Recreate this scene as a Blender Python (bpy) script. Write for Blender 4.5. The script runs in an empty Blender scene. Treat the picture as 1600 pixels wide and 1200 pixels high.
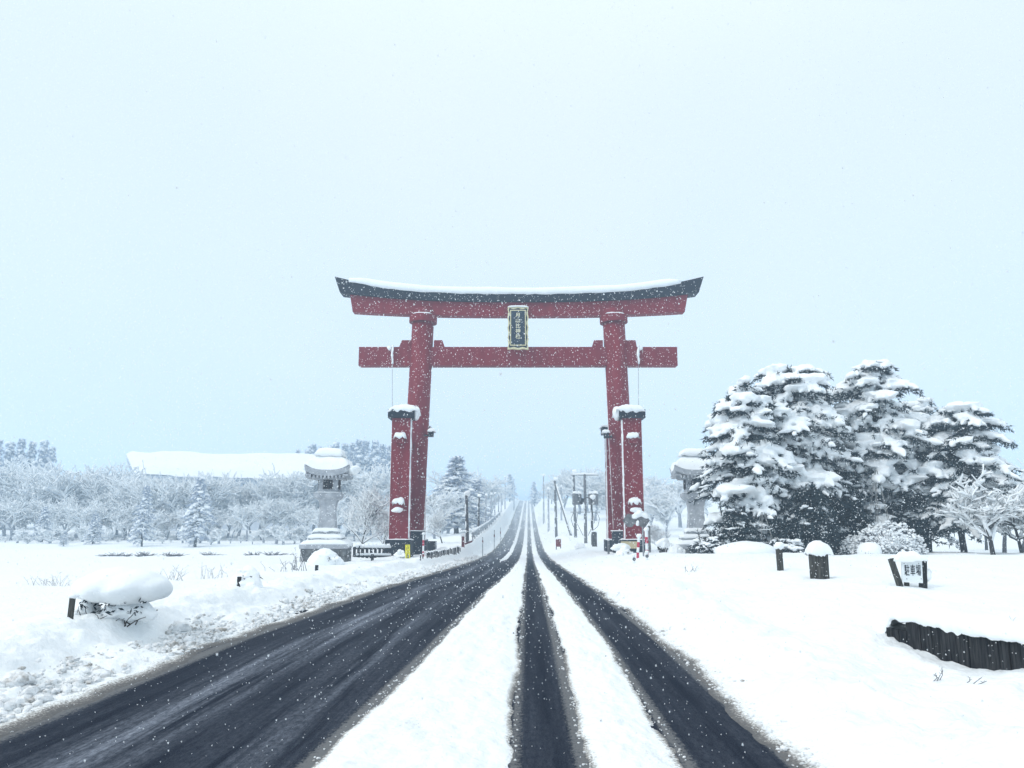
import bpy, bmesh, math, random
import numpy as np
from mathutils import Vector, Matrix
from mathutils.geometry import tessellate_polygon

# ------------------------------------------------------------------ camera, sky, sun, exposure
scene = bpy.context.scene
C = scene.collection
EYE, FPX = 1.7, 1200.0
PITCH = math.atan(215 / FPX)
cam_d = bpy.data.cameras.new('camera')
cam_d.sensor_width, cam_d.lens = 36.0, 27.0
cam_d.dof.use_dof = True
cam_d.dof.focus_distance = 45.0
cam_d.dof.aperture_fstop = 6.5
cam_d.clip_start, cam_d.clip_end = 0.1, 5000
cam = bpy.data.objects.new('camera', cam_d)
cam.location = (0, 0, EYE)
cam.rotation_euler = (math.radians(90) + PITCH, 0, 0)
C.objects.link(cam)
scene.camera = cam

SUN_EL, SUN_AZ = math.radians(38), math.radians(240)
world = bpy.data.worlds.new('World')
scene.world = world
world.use_nodes = True
wn, wl = world.node_tree.nodes, world.node_tree.links
wn.clear()
w_out = wn.new('ShaderNodeOutputWorld')
w_bg = wn.new('ShaderNodeBackground')
w_sky = wn.new('ShaderNodeTexSky')
w_sky.sky_type = 'NISHITA'
w_sky.sun_disc = False
w_sky.sun_elevation, w_sky.sun_rotation = SUN_EL, SUN_AZ
w_sky.air_density, w_sky.dust_density = 1.0, 3.0
# an overcast dome: a little brighter towards the zenith, the same all the way round
w_tc = wn.new('ShaderNodeTexCoord')
w_sep = wn.new('ShaderNodeSeparateXYZ')
w_ramp = wn.new('ShaderNodeValToRGB')
cr = w_ramp.color_ramp
cr.interpolation = 'B_SPLINE'
cr.elements[0].position = 0.0
cr.elements[0].color = (0.65, 0.80, 0.95, 1)
cr.elements[1].position = 1.0
cr.elements[1].color = (1.28, 1.36, 1.40, 1)
for p, c in ((0.10, (0.66, 0.805, 0.95)), (0.35, (0.69, 0.805, 0.90)), (0.62, (0.71, 0.81, 0.88))):
    e = cr.elements.new(p); e.color = (*c, 1)
w_mul = wn.new('ShaderNodeMix'); w_mul.data_type = 'RGBA'; w_mul.blend_type = 'ADD'
w_mul.inputs['Factor'].default_value = 1.0
w_gain = wn.new('ShaderNodeMix'); w_gain.data_type = 'RGBA'; w_gain.blend_type = 'MULTIPLY'
w_gain.inputs['Factor'].default_value = 1.0
w_gain.inputs['B'].default_value = (9.6, 9.6, 9.6, 1)
wl.new(w_tc.outputs['Generated'], w_sep.inputs[0])
wl.new(w_sep.outputs['Z'], w_ramp.inputs[0])
w_cl = wn.new('ShaderNodeTexNoise'); w_cl.inputs['Scale'].default_value = 1.6; w_cl.inputs['Detail'].default_value = 3
w_cr = wn.new('ShaderNodeValToRGB')
w_cr.color_ramp.elements[0].color = (0.93, 0.965, 0.99, 1); w_cr.color_ramp.elements[1].color = (1.04, 1.02, 1.0, 1)
w_cr.color_ramp.elements[0].position = 0.3; w_cr.color_ramp.elements[1].position = 0.7
w_cm = wn.new('ShaderNodeMix'); w_cm.data_type = 'RGBA'; w_cm.blend_type = 'MULTIPLY'; w_cm.inputs['Factor'].default_value = 1.0
wl.new(w_tc.outputs['Generated'], w_cl.inputs['Vector']); wl.new(w_cl.outputs['Fac'], w_cr.inputs[0])
wl.new(w_ramp.outputs['Color'], w_cm.inputs['A']); wl.new(w_cr.outputs[0], w_cm.inputs['B'])
wl.new(w_cm.outputs['Result'], w_gain.inputs['A'])
wl.new(w_gain.outputs['Result'], w_mul.inputs['A'])
w_dim = wn.new('ShaderNodeMix'); w_dim.data_type = 'RGBA'; w_dim.blend_type = 'MULTIPLY'
w_dim.inputs['Factor'].default_value = 1.0
w_dim.inputs['B'].default_value = (0.15, 0.15, 0.15, 1)
wl.new(w_sky.outputs['Color'], w_dim.inputs['A'])
wl.new(w_dim.outputs['Result'], w_mul.inputs['B'])
wl.new(w_mul.outputs['Result'], w_bg.inputs['Color'])
w_bg.inputs['Strength'].default_value = 0.1
wl.new(w_bg.outputs[0], w_out.inputs['Surface'])

sun_d = bpy.data.lights.new('sun', 'SUN')
sun_d.energy = 1.0
sun_d.angle = math.radians(24)
sun_d.color = (1.0, 0.98, 0.95)
sun = bpy.data.objects.new('sun', sun_d)
sun.rotation_euler = (math.radians(90) - SUN_EL, 0, math.radians(180) - SUN_AZ)
C.objects.link(sun)

vs = scene.view_settings
vs.view_transform = 'Standard'; vs.look = 'None'; vs.gamma = 1.0; vs.use_curve_mapping = False
vs.exposure = 0.22
scene.cycles.volume_bounces = 2
scene.cycles.max_bounces = 6
scene.cycles.use_denoising = True

# ------------------------------------------------------------------ small tools
R = random.Random(7)
RN = np.random.default_rng(11)
CT, ST = math.cos(PITCH), math.sin(PITCH)


def P(px, py, Y):
    """the point of the vertical plane at distance Y that the photograph shows at (px, py)"""
    u, v = (px - 800) / FPX, (600 - py) / FPX
    dy, dz = CT - v * ST, ST + v * CT
    s = Y / dy
    return Vector((u * s, Y, EYE + dz * s))


def vnoise(x, y, seed=0):
    x = np.asarray(x, float); y = np.asarray(y, float)
    xi, yi = np.floor(x).astype(np.int64), np.floor(y).astype(np.int64)
    xf, yf = x - xi, y - yi
    u, v = xf * xf * (3 - 2 * xf), yf * yf * (3 - 2 * yf)

    def h(a, b):
        n = (a * 374761393 + b * 668265263 + seed * 2147483647) & 0xFFFFFFFF
        n = ((n ^ (n >> 13)) * 1274126177) & 0xFFFFFFFF
        return ((n ^ (n >> 16)) & 0xFFFF) / 32767.5 - 1
    a = h(xi, yi) * (1 - u) + h(xi + 1, yi) * u
    b = h(xi, yi + 1) * (1 - u) + h(xi + 1, yi + 1) * u
    return a * (1 - v) + b * v


def fbm(x, y, seed=0, octv=3):
    s, a = 0, 1.0
    for k in range(octv):
        s = s + a * vnoise(x * 2 ** k, y * 2 ** k, seed + 17 * k); a *= 0.5
    return s


def sstep(a, b, x):
    t = np.clip((np.asarray(x, float) - a) / (b - a), 0, 1)
    return t * t * (3 - 2 * t)


_ico = {}
for s_ in (1, 2, 3, 4):
    b_ = bmesh.new(); bmesh.ops.create_icosphere(b_, subdivisions=s_, radius=1)
    b_.verts.ensure_lookup_table()
    _ico[s_] = (np.array([v.co[:] for v in b_.verts]), np.array([[v.index for v in f.verts] for f in b_.faces]))
    b_.free()


def np_mesh(name, V, F, smooth=False):
    me = bpy.data.meshes.new(name)
    V = np.asarray(V, np.float32); F = np.asarray(F, np.int32)
    me.vertices.add(len(V)); me.vertices.foreach_set('co', V.ravel())
    k = F.shape[1]
    me.loops.add(F.size); me.loops.foreach_set('vertex_index', F.ravel())
    me.polygons.add(len(F))
    me.polygons.foreach_set('loop_start', np.arange(len(F), dtype=np.int32) * k)
    me.polygons.foreach_set('use_smooth', np.full(len(F), smooth, bool))
    me.update(calc_edges=True)
    return me


_tubeF = {}


class MB:
    """collects triangles; build() links them as one mesh object"""
    def __init__(self):
        self.V, self.F, self.n = [], [], 0

    def add(self, V, F):
        V = np.asarray(V, float).reshape(-1, 3); F = np.asarray(F, int).reshape(-1, 3)
        self.V.append(V); self.F.append(F + self.n); self.n += len(V)
        return self

    def box(self, c, s, rz=0.0, rx=0.0, ry=0.0, taper=1.0):
        q = np.array([[x, y, z] for z in (-.5, .5) for y in (-.5, .5) for x in (-.5, .5)])
        q = q * np.array(s)
        q[4:, :2] *= taper
        if rz or rx or ry:
            M = np.array(Matrix.Rotation(rz, 3, 'Z') @ Matrix.Rotation(ry, 3, 'Y') @ Matrix.Rotation(rx, 3, 'X'))
            q = q @ M.T
        F = [(0, 2, 1), (1, 2, 3), (4, 5, 6), (5, 7, 6), (0, 1, 4), (1, 5, 4), (2, 6, 3), (3, 6, 7), (0, 4, 2), (2, 4, 6), (1, 3, 5), (3, 7, 5)]
        return self.add(q + np.array(c), F)

    def tube(self, pts, rad, n=8, caps=True, flat=1.0):
        pts = np.asarray(pts, float); m = len(pts)
        rad = np.broadcast_to(np.asarray(rad, float), (m,))
        t = np.empty_like(pts)
        t[0] = pts[1] - pts[0]; t[-1] = pts[-1] - pts[-2]
        if m > 2: t[1:-1] = pts[2:] - pts[:-2]
        t /= np.sqrt((t * t).sum(1))[:, None] + 1e-9
        z0_ = np.zeros(m)
        if abs(t[:, 2]).mean() < 0.8:
            a = np.stack([t[:, 1], -t[:, 0], z0_], 1)
        else:
            a = np.stack([z0_, t[:, 2], -t[:, 1]], 1)
        a /= np.sqrt((a * a).sum(1))[:, None] + 1e-9
        b = np.stack([a[:, 1] * t[:, 2] - a[:, 2] * t[:, 1], a[:, 2] * t[:, 0] - a[:, 0] * t[:, 2], a[:, 0] * t[:, 1] - a[:, 1] * t[:, 0]], 1)
        ang = np.arange(n) * 2 * math.pi / n
        V = pts[:, None] + rad[:, None, None] * (np.cos(ang)[None, :, None] * a[:, None] + flat * np.sin(ang)[None, :, None] * b[:, None])
        V = V.reshape(-1, 3)
        if caps:
            V = np.vstack([V, pts[:1], pts[-1:]])
        key = (m, n, caps)
        if key not in _tubeF:
            F = []
            for i in range(m - 1):
                for j in range(n):
                    k = (j + 1) % n
                    p, q, r_, s = i * n + j, i * n + k, (i + 1) * n + j, (i + 1) * n + k
                    F += [(p, q, r_), (q, s, r_)]
            if caps:
                for j in range(n):
                    k = (j + 1) % n
                    F += [(m * n, k, j), (m * n + 1, (m - 1) * n + j, (m - 1) * n + k)]
            _tubeF[key] = np.array(F)
        F = _tubeF[key]
        return self.add(V, F)

    def prism(self, outline, y0, y1):
        n = len(outline)
        tri = tessellate_polygon([[Vector((x, z, 0)) for x, z in outline]])
        V = [(x, y0, z) for x, z in outline] + [(x, y1, z) for x, z in outline]
        F = [tuple(t) for t in tri] + [tuple(n + i for i in reversed(t)) for t in tri]
        for i in range(n):
            j = (i + 1) % n
            F += [(i, j, n + i), (j, n + j, n + i)]
        return self.add(V, F)

    def blob(self, c, r, seed=0, sub=2, amp=0.15, freq=2.2, bottom=None):
        V, F = _ico[sub]
        rr = np.random.default_rng(seed)
        d = np.zeros(len(V))
        for k in range(5):
            w = rr.normal(size=3) * freq * (1 + 0.6 * k)
            d += np.sin(V @ w + rr.uniform(0, 6.28)) / (1 + 0.6 * k)
        q = V * (1 + amp * d)[:, None]
        if bottom is not None:
            q[:, 2] = np.where(q[:, 2] < bottom, bottom + (q[:, 2] - bottom) * 0.15, q[:, 2])
        return self.add(q * np.array(r) + np.array(c), F)

    def pillow(self, c, w, d, h, over=0.08, droop=0.1, seed=0, n=14, amp=0.12, rz=0.0, power=4):
        """snow lying on a flat top (c is the middle of that top)"""
        u = np.linspace(-1, 1, n)
        U, Wv = np.meshgrid(u, u, indexing='ij')
        prof = np.clip(1 - np.abs(U) ** power, 0, 1) ** .5 * np.clip(1 - np.abs(Wv) ** power, 0, 1) ** .5
        nz = fbm(U * 2.1 + seed * 3.7, Wv * 2.1 + seed * 1.3, seed)
        Z = h * prof * (1 + amp * nz) - droop * (1 - prof) * (0.6 + 0.5 * fbm(U * 3 + 9, Wv * 3 + seed, seed + 5))
        ex = 1 + 0.06 * vnoise(Wv * 4 + seed, U * 0 + seed, seed + 2)
        X = U * (w / 2 + over) * ex; Y = Wv * (d / 2 + over) * ex
        top = np.stack([X, Y, Z], -1).reshape(-1, 3)
        bot = np.stack([X * .97, Y * .97, np.minimum(Z - 0.01, -0.001) * np.where(prof > .2, 0.05, 1.0)], -1).reshape(-1, 3)
        F = []
        N = n * n
        for i in range(n - 1):
            for j in range(n - 1):
                a, b, c_, d_ = i * n + j, (i + 1) * n + j, (i + 1) * n + j + 1, i * n + j + 1
                F += [(a, b, c_), (a, c_, d_), (N + a, N + c_, N + b), (N + a, N + d_, N + c_)]
        ring = [i * n for i in range(n)] + [(n - 1) * n + j for j in range(1, n)] + [i * n + n - 1 for i in range(n - 2, -1, -1)] + [j for j in range(n - 2, 0, -1)]
        for k in range(len(ring)):
            a, b = ring[k], ring[(k + 1) % len(ring)]
            F += [(a, N + a, b), (b, N + a, N + b)]
        V = np.vstack([top, bot])
        cr_, sr_ = math.cos(rz), math.sin(rz)
        V = V @ np.array([[cr_, sr_, 0], [-sr_, cr_, 0], [0, 0, 1]])
        return self.add(V + np.array(c), F)

    def lathe(self, prof, n=4, c=(0, 0, 0), rot=math.pi / 4):
        ang = np.arange(n) * 2 * math.pi / n + rot
        V = np.array([[r * math.cos(a), r * math.sin(a), z] for r, z in prof for a in ang])
        m = len(prof); F = []
        for i in range(m - 1):
            for j in range(n):
                k = (j + 1) % n
                p, q, r_, s = i * n + j, i * n + k, (i + 1) * n + j, (i + 1) * n + k
                F += [(p, q, r_), (q, s, r_)]
        for j in range(1, n - 1):
            F += [(0, j + 1, j), ((m - 1) * n, (m - 1) * n + j, (m - 1) * n + j + 1)]
        return self.add(V + np.array(c), F)

    def mesh(self, name, smooth=False):
        return np_mesh(name, np.vstack(self.V), np.vstack(self.F), smooth)

    def fuse(self, name, voxel=0.03, smooth_it=6):
        """melts overlapping lumps into one skin"""
        o = bpy.data.objects.new('lump_source', self.mesh('lump_source')); C.objects.link(o)
        md = o.modifiers.new('remesh', 'REMESH'); md.mode = 'VOXEL'; md.voxel_size = voxel
        sm = o.modifiers.new('smooth', 'SMOOTH'); sm.factor = 0.6; sm.iterations = smooth_it
        dg = bpy.context.evaluated_depsgraph_get(); dg.update()
        me = bpy.data.meshes.new_from_object(o.evaluated_get(dg))
        me.name = name
        src = o.data
        bpy.data.objects.remove(o); bpy.data.meshes.remove(src)
        me.polygons.foreach_set('use_smooth', np.ones(len(me.polygons), bool))
        return me

    def build(self, name, m, parent=None, smooth=False, loc=None):
        return link(name, self.mesh(name, smooth), m, parent, loc)


def link(name, me, m, parent=None, loc=None):
    if m is not None and not len(me.materials):
        me.materials.append(m)
    o = bpy.data.objects.new(name, me); C.objects.link(o)
    if parent is not None:
        o.parent = parent
    if loc is not None:
        o.location = loc
    return o


def tag(o, label, cat, group=None, kind=None):
    o['label'] = label
    if cat: o['category'] = cat
    if group: o['group'] = group
    if kind: o['kind'] = kind
    return o


def thing(name, label, cat, loc=(0, 0, 0), rz=0.0, group=None):
    o = bpy.data.objects.new(name, None); C.objects.link(o)
    o.empty_display_size = 0.3
    o.location = loc; o.rotation_euler = (0, 0, rz)
    return tag(o, label, cat, group)


def copy_thing(src, loc, rz, scale, label=None, group=None):
    r = src.copy(); C.objects.link(r)
    r.location = loc; r.rotation_euler = (0, 0, rz); r.scale = scale
    if label: r['label'] = label
    if group: r['group'] = group
    for ch in list(src.children):
        c = ch.copy(); C.objects.link(c); c.parent = r
    return r


def text_mesh(body, size, extrude=0.01):
    cu = bpy.data.curves.new('lettering', 'FONT')
    cu.body = body; cu.size = size; cu.extrude = extrude
    cu.align_x = 'CENTER'; cu.align_y = 'CENTER'; cu.resolution_u = 2
    o = bpy.data.objects.new('lettering_source', cu); C.objects.link(o)
    dg = bpy.context.evaluated_depsgraph_get(); dg.update()
    me = bpy.data.meshes.new_from_object(o.evaluated_get(dg))
    bpy.data.objects.remove(o); bpy.data.curves.remove(cu)
    return me


# ------------------------------------------------------------------ materials
def mat(name, c1, c2=None, rough=0.7, scale=4.0, bump=0.0, bscale=30.0, spec=0.3, stretch=(1, 1, 1), detail=4, lo=0.35, hi=0.65, coord='Object'):
    m = bpy.data.materials.new(name); m.use_nodes = True
    nt = m.node_tree; N, L = nt.nodes, nt.links
    b = N['Principled BSDF']
    b.inputs['Roughness'].default_value = rough
    b.inputs['Specular IOR Level'].default_value = spec
    tc = N.new('ShaderNodeTexCoord'); mp = N.new('ShaderNodeMapping')
    mp.inputs['Scale'].default_value = stretch
    L.new(tc.outputs[coord], mp.inputs[0])
    nz = N.new('ShaderNodeTexNoise'); nz.inputs['Scale'].default_value = scale; nz.inputs['Detail'].default_value = detail
    L.new(mp.outputs[0], nz.inputs['Vector'])
    rp = N.new('ShaderNodeValToRGB')
    rp.color_ramp.elements[0].position = lo; rp.color_ramp.elements[1].position = hi
    rp.color_ramp.elements[0].color = (*c1, 1)
    rp.color_ramp.elements[1].color = (*(c2 or tuple(x * 1.25 for x in c1)), 1)
    L.new(nz.outputs['Fac'], rp.inputs[0]); L.new(rp.outputs[0], b.inputs['Base Color'])
    if bump:
        n2 = N.new('ShaderNodeTexNoise'); n2.inputs['Scale'].default_value = bscale; n2.inputs['Detail'].default_value = 5
        L.new(mp.outputs[0], n2.inputs['Vector'])
        bp = N.new('ShaderNodeBump'); bp.inputs['Strength'].default_value = bump; bp.inputs['Distance'].default_value = 0.05
        L.new(n2.outputs['Fac'], bp.inputs['Height']); L.new(bp.outputs[0], b.inputs['Normal'])
    return m


SNOW_A, SNOW_B = (0.86, 0.89, 0.905), (0.90, 0.925, 0.935)
M_snow = mat('snow', SNOW_A, SNOW_B, 0.85, 2.0, 0.25, 14, 0.15)
M_red = mat('red_lacquer', (0.16, 0.006, 0.014), (0.23, 0.012, 0.022), 0.6, 2.5, 0.05, 20, 0.2, (1, 1, 0.12), lo=0.25, hi=0.75)
M_black = mat('black_copper', (0.002, 0.004, 0.012), (0.004, 0.008, 0.020), 0.7, 2.0, 0.05, 20, 0.3)
M_gold = mat('gold_trim', (0.60, 0.54, 0.30), (0.78, 0.72, 0.48), 0.4, 6.0, 0, 20, 0.4)
M_cream = mat('cream_lettering', (0.85, 0.80, 0.52), (0.92, 0.88, 0.66), 0.5, 6.0)
M_stone = mat('lantern_stone', (0.30, 0.32, 0.35), (0.46, 0.48, 0.51), 0.85, 3.0, 0.5, 18, 0.2)
M_stone_dark = mat('plinth_stone', (0.09, 0.095, 0.10), (0.19, 0.20, 0.205), 0.9, 4.0, 0.6, 16, 0.2)
M_dark = mat('dark_recess', (0.012, 0.016, 0.022), (0.02, 0.024, 0.03), 0.7, 3)
M_wood = mat('weathered_wood', (0.035, 0.036, 0.036), (0.11, 0.11, 0.10), 0.9, 6.0, 0.5, 24, 0.15, (8, 8, 0.7))
M_darkwood = mat('dark_timber', (0.012, 0.014, 0.018), (0.05, 0.052, 0.055), 0.85, 5.0, 0.5, 20, 0.15, (7, 7, 0.6))
M_bark = mat('bark', (0.035, 0.034, 0.036), (0.075, 0.07, 0.068), 0.95, 8.0, 0.6, 18, 0.1, (3, 3, 0.6))
M_needle = mat('pine_needles', (0.012, 0.024, 0.034), (0.030, 0.050, 0.058), 0.7, 1.2, 0, 20, 0.2)
M_twig = mat('bare_twigs', (0.075, 0.080, 0.098), (0.14, 0.145, 0.17), 0.9, 6.0)
M_hazed_twig = mat('haze_paled_twigs', (0.56, 0.64, 0.77), (0.70, 0.76, 0.85), 0.9, 3.0)  # far twigs: snowy pale, with the fade of haze put into the colour
M_hazed_bark = mat('haze_paled_bark', (0.20, 0.22, 0.27), (0.36, 0.39, 0.44), 0.9, 3.0)  # far trunks, paled in the colour to look hazy
M_hazed_needle = mat('haze_paled_needles', (0.36, 0.43, 0.54), (0.50, 0.56, 0.66), 0.9, 2.0)  # distant conifers: haze fade painted into the needle colour
M_pole = mat('concrete_pole', (0.11, 0.115, 0.125), (0.20, 0.205, 0.215), 0.8, 5.0, 0.2, 20)
M_hazed_pole = mat('haze_paled_pole', (0.30, 0.33, 0.38), (0.50, 0.53, 0.57), 0.9, 5.0, 0.2, 20)  # lighter copy of the pole colour, painting in haze on far poles
M_poledark = mat('brown_steel', (0.045, 0.042, 0.045), (0.075, 0.07, 0.072), 0.6, 5.0)
M_metal = mat('galvanised_steel', (0.22, 0.24, 0.26), (0.32, 0.34, 0.36), 0.5, 8.0, 0.05, 30, 0.5)
M_yellow = mat('yellow_sign_paint', (0.80, 0.72, 0.02), (0.86, 0.80, 0.05), 0.5, 5)
M_white = mat('white_paint', (0.76, 0.80, 0.82), (0.84, 0.87, 0.88), 0.5, 5)
M_redpaint = mat('red_paint', (0.42, 0.02, 0.06), (0.52, 0.035, 0.08), 0.5, 5)
M_ink = mat('black_ink', (0.012, 0.018, 0.03), (0.02, 0.03, 0.04), 0.6, 5)
M_tan = mat('tan_board', (0.48, 0.40, 0.24), (0.56, 0.48, 0.30), 0.8, 4)
M_rust = mat('rust_red_wood', (0.13, 0.03, 0.035), (0.20, 0.05, 0.05), 0.8, 5)
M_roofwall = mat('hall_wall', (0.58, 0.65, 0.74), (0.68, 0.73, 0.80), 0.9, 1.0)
M_grass = mat('dry_grass', (0.36, 0.36, 0.36), (0.52, 0.52, 0.53), 0.9, 5)
M_rope = mat('bamboo_pole', (0.20, 0.21, 0.21), (0.34, 0.35, 0.35), 0.7, 5)


def ground_mat(name, near_bump):
    """snow with road dirt in it: the 'dirt' attribute says where the slush lies"""
    m = mat(name, SNOW_A, SNOW_B, 0.85, 1.4, near_bump, 9, 0.15)
    N, L = m.node_tree.nodes, m.node_tree.links
    b = N['Principled BSDF']
    at = N.new('ShaderNodeAttribute'); at.attribute_name = 'dirt'
    tc = N.new('ShaderNodeTexCoord')
    nz = N.new('ShaderNodeTexNoise'); nz.inputs['Scale'].default_value = 38; nz.inputs['Detail'].default_value = 6
    nz.inputs['Roughness'].default_value = 0.75
    L.new(tc.outputs['Object'], nz.inputs['Vector'])
    ad = N.new('ShaderNodeMath'); ad.operation = 'MULTIPLY_ADD'; ad.inputs[1].default_value = 1.9; ad.inputs[2].default_value = -0.95
    L.new(nz.outputs['Fac'], ad.inputs[0])
    sm = N.new('ShaderNodeMath'); sm.operation = 'ADD'
    L.new(at.outputs['Fac'], sm.inputs[0]); L.new(ad.outputs[0], sm.inputs[1])
    rp = N.new('ShaderNodeValToRGB')
    els = rp.color_ramp.elements
    els[0].position, els[0].color = 0.30, (0, 0, 0, 1)
    els[1].position, els[1].color = 0.92, (1, 1, 1, 1)
    L.new(sm.outputs[0], rp.inputs[0])
    c2 = N.new('ShaderNodeValToRGB')
    e = c2.color_ramp.elements
    e[0].position, e[0].color = 0.0, (0.87, 0.9, 0.91, 1)
    e[1].position, e[1].color = 1.0, (0.13, 0.13, 0.13, 1)
    for p_, c_ in ((0.35, (0.58, 0.58, 0.56)), (0.68, (0.22, 0.21, 0.20))):
        q = e.new(p_); q.color = (*c_, 1)
    L.new(rp.outputs[0], c2.inputs[0])
    L.new(c2.outputs[0], b.inputs['Base Color'])
    return m


M_ground = ground_mat('snow_ground', 0.8)
M_clod = mat('dirty_snow', (0.36, 0.34, 0.31), (0.88, 0.9, 0.91), 0.9, 7.0, 0.7, 26, 0.15, lo=0.30, hi=0.48)
M_slab = mat('snow_slab', SNOW_A, SNOW_B, 0.85, 2.0, 0.3, 10, 0.15)


def road_mat():
    m = bpy.data.materials.new('wet_asphalt'); m.use_nodes = True
    N, L = m.node_tree.nodes, m.node_tree.links
    b = N['Principled BSDF']
    uv = N.new('ShaderNodeUVMap'); uv.uv_map = 'road'

    def noise(sx, sy, sc, det=4, rg=0.6):
        mp = N.new('ShaderNodeMapping'); mp.inputs['Scale'].default_value = (sx, sy, 1)
        L.new(uv.outputs[0], mp.inputs[0])
        n = N.new('ShaderNodeTexNoise'); n.inputs['Scale'].default_value = sc
        n.inputs['Detail'].default_value = det; n.inputs['Roughness'].default_value = rg
        L.new(mp.outputs[0], n.inputs['Vector']); return n

    def ramp(src, stops):
        r_ = N.new('ShaderNodeValToRGB')
        e = r_.color_ramp.elements
        e[0].position, e[0].color = stops[0][0], (*stops[0][1], 1)
        e[1].position, e[1].color = stops[-1][0], (*stops[-1][1], 1)
        for p_, c_ in stops[1:-1]:
            q = e.new(p_); q.color = (*c_, 1)
        L.new(src, r_.inputs[0]); return r_
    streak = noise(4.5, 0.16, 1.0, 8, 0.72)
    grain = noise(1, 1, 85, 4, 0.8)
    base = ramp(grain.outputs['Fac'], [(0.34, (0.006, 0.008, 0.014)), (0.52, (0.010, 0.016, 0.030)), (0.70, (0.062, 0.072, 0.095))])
    film_sheen = ramp(streak.outputs['Fac'], [(0.38, (0, 0, 0)), (0.70, (1, 1, 1))])
    at = N.new('ShaderNodeAttribute'); at.attribute_name = 'film_sheen'
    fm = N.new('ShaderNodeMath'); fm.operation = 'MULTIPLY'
    L.new(film_sheen.outputs[0], fm.inputs[0]); L.new(at.outputs['Fac'], fm.inputs[1])
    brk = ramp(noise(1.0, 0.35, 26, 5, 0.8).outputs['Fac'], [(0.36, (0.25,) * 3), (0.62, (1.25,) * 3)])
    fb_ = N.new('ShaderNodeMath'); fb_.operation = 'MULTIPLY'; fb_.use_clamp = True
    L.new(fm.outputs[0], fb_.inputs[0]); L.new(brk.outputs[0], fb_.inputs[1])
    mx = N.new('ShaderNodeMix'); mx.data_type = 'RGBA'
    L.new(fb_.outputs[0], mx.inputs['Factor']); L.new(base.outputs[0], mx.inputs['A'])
    mx.inputs['B'].default_value = (0.27, 0.30, 0.355, 1)  # slush film, with the lane's sheen put into its pale colour
    sl = N.new('ShaderNodeAttribute'); sl.attribute_name = 'dirt'
    g2 = noise(1, 0.6, 34, 6, 0.8)
    ma = N.new('ShaderNodeMath'); ma.operation = 'MULTIPLY_ADD'; ma.inputs[1].default_value = 2.0; ma.inputs[2].default_value = -1.0
    L.new(g2.outputs['Fac'], ma.inputs[0])
    su = N.new('ShaderNodeMath'); su.operation = 'ADD'
    L.new(sl.outputs['Fac'], su.inputs[0]); L.new(ma.outputs[0], su.inputs[1])
    dr = ramp(su.outputs[0], [(0.42, (0, 0, 0)), (0.72, (1, 1, 1))])
    m2 = N.new('ShaderNodeMix'); m2.data_type = 'RGBA'
    L.new(dr.outputs[0], m2.inputs['Factor']); L.new(mx.outputs['Result'], m2.inputs['A'])
    m2.inputs['B'].default_value = (0.16, 0.165, 0.17, 1)
    cv = N.new('ShaderNodeAttribute'); cv.attribute_name = 'cover'  # thin snow on the far road, plus haze fade put into the colour
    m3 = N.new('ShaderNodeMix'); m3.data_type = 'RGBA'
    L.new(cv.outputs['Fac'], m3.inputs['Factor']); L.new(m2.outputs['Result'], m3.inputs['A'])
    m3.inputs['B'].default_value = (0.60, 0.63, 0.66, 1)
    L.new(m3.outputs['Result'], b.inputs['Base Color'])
    rr = ramp(streak.outputs['Fac'], [(0.3, (0.65,) * 3), (0.7, (0.9,) * 3)])
    L.new(rr.outputs[0], b.inputs['Roughness'])
    b.inputs['Specular IOR Level'].default_value = 0.02
    bp = N.new('ShaderNodeBump'); bp.inputs['Strength'].default_value = 0.5; bp.inputs['Distance'].default_value = 0.01
    L.new(grain.outputs['Fac'], bp.inputs['Height']); L.new(bp.outputs[0], b.inputs['Normal'])
    return m


M_road = road_mat()

# ------------------------------------------------------------------ terrain
LEFT_EDGE, RIGHT_EDGE = -4.2, 2.01


def cen(Y):
    return 0.021 * (np.asarray(Y, float) - 5)


def z_road(Y):
    return np.interp(Y, [-60, 0, 12, 23, 34, 46, 60, 75, 97, 130, 177, 220, 275, 400, 520, 700, 3000],
                     [0, 0, -.03, -.25, -.58, -.95, -1.35, -1.7, -1.95, -1.5, .2, 2.4, 5.7, 12.4, 15.5, 16, 16])


def z_left(Y):
    return np.interp(Y, [-60, 0, 12, 30, 50, 66, 90, 130, 200, 330, 520, 700, 3000], [.3, .28, .16, -.25, -.75, -1.0, -2.0, -3.9, -5.4, -3, 8, 14, 14])


def z_berm(Y):
    return np.interp(Y, [-60, 0, 12, 30, 50, 66, 80, 105, 125, 145, 160, 200, 275, 450, 520, 700, 3000],
                     [.3, .28, .18, -.22, -.7, -1.0, -.68, -.1, .45, 1.2, 1.9, 4.0, 8.2, 14.5, 16, 16.3, 16.3])


def z_right(Y):
    return np.interp(Y, [-60, 0, 20, 29, 34, 42, 55, 70, 95, 115, 140, 170, 275, 450, 520, 700, 3000],
                     [.62, .62, .5, .42, .28, .05, -.62, -1.0, -.85, 0, 1.25, 3.3, 9, 15, 16.3, 16.6, 16.6])


WALL_A, WALL_B = Vector((4.74, 9.75, 0)), Vector((5.75, 5.2, 0))   # plank retaining wall beside the road


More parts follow.
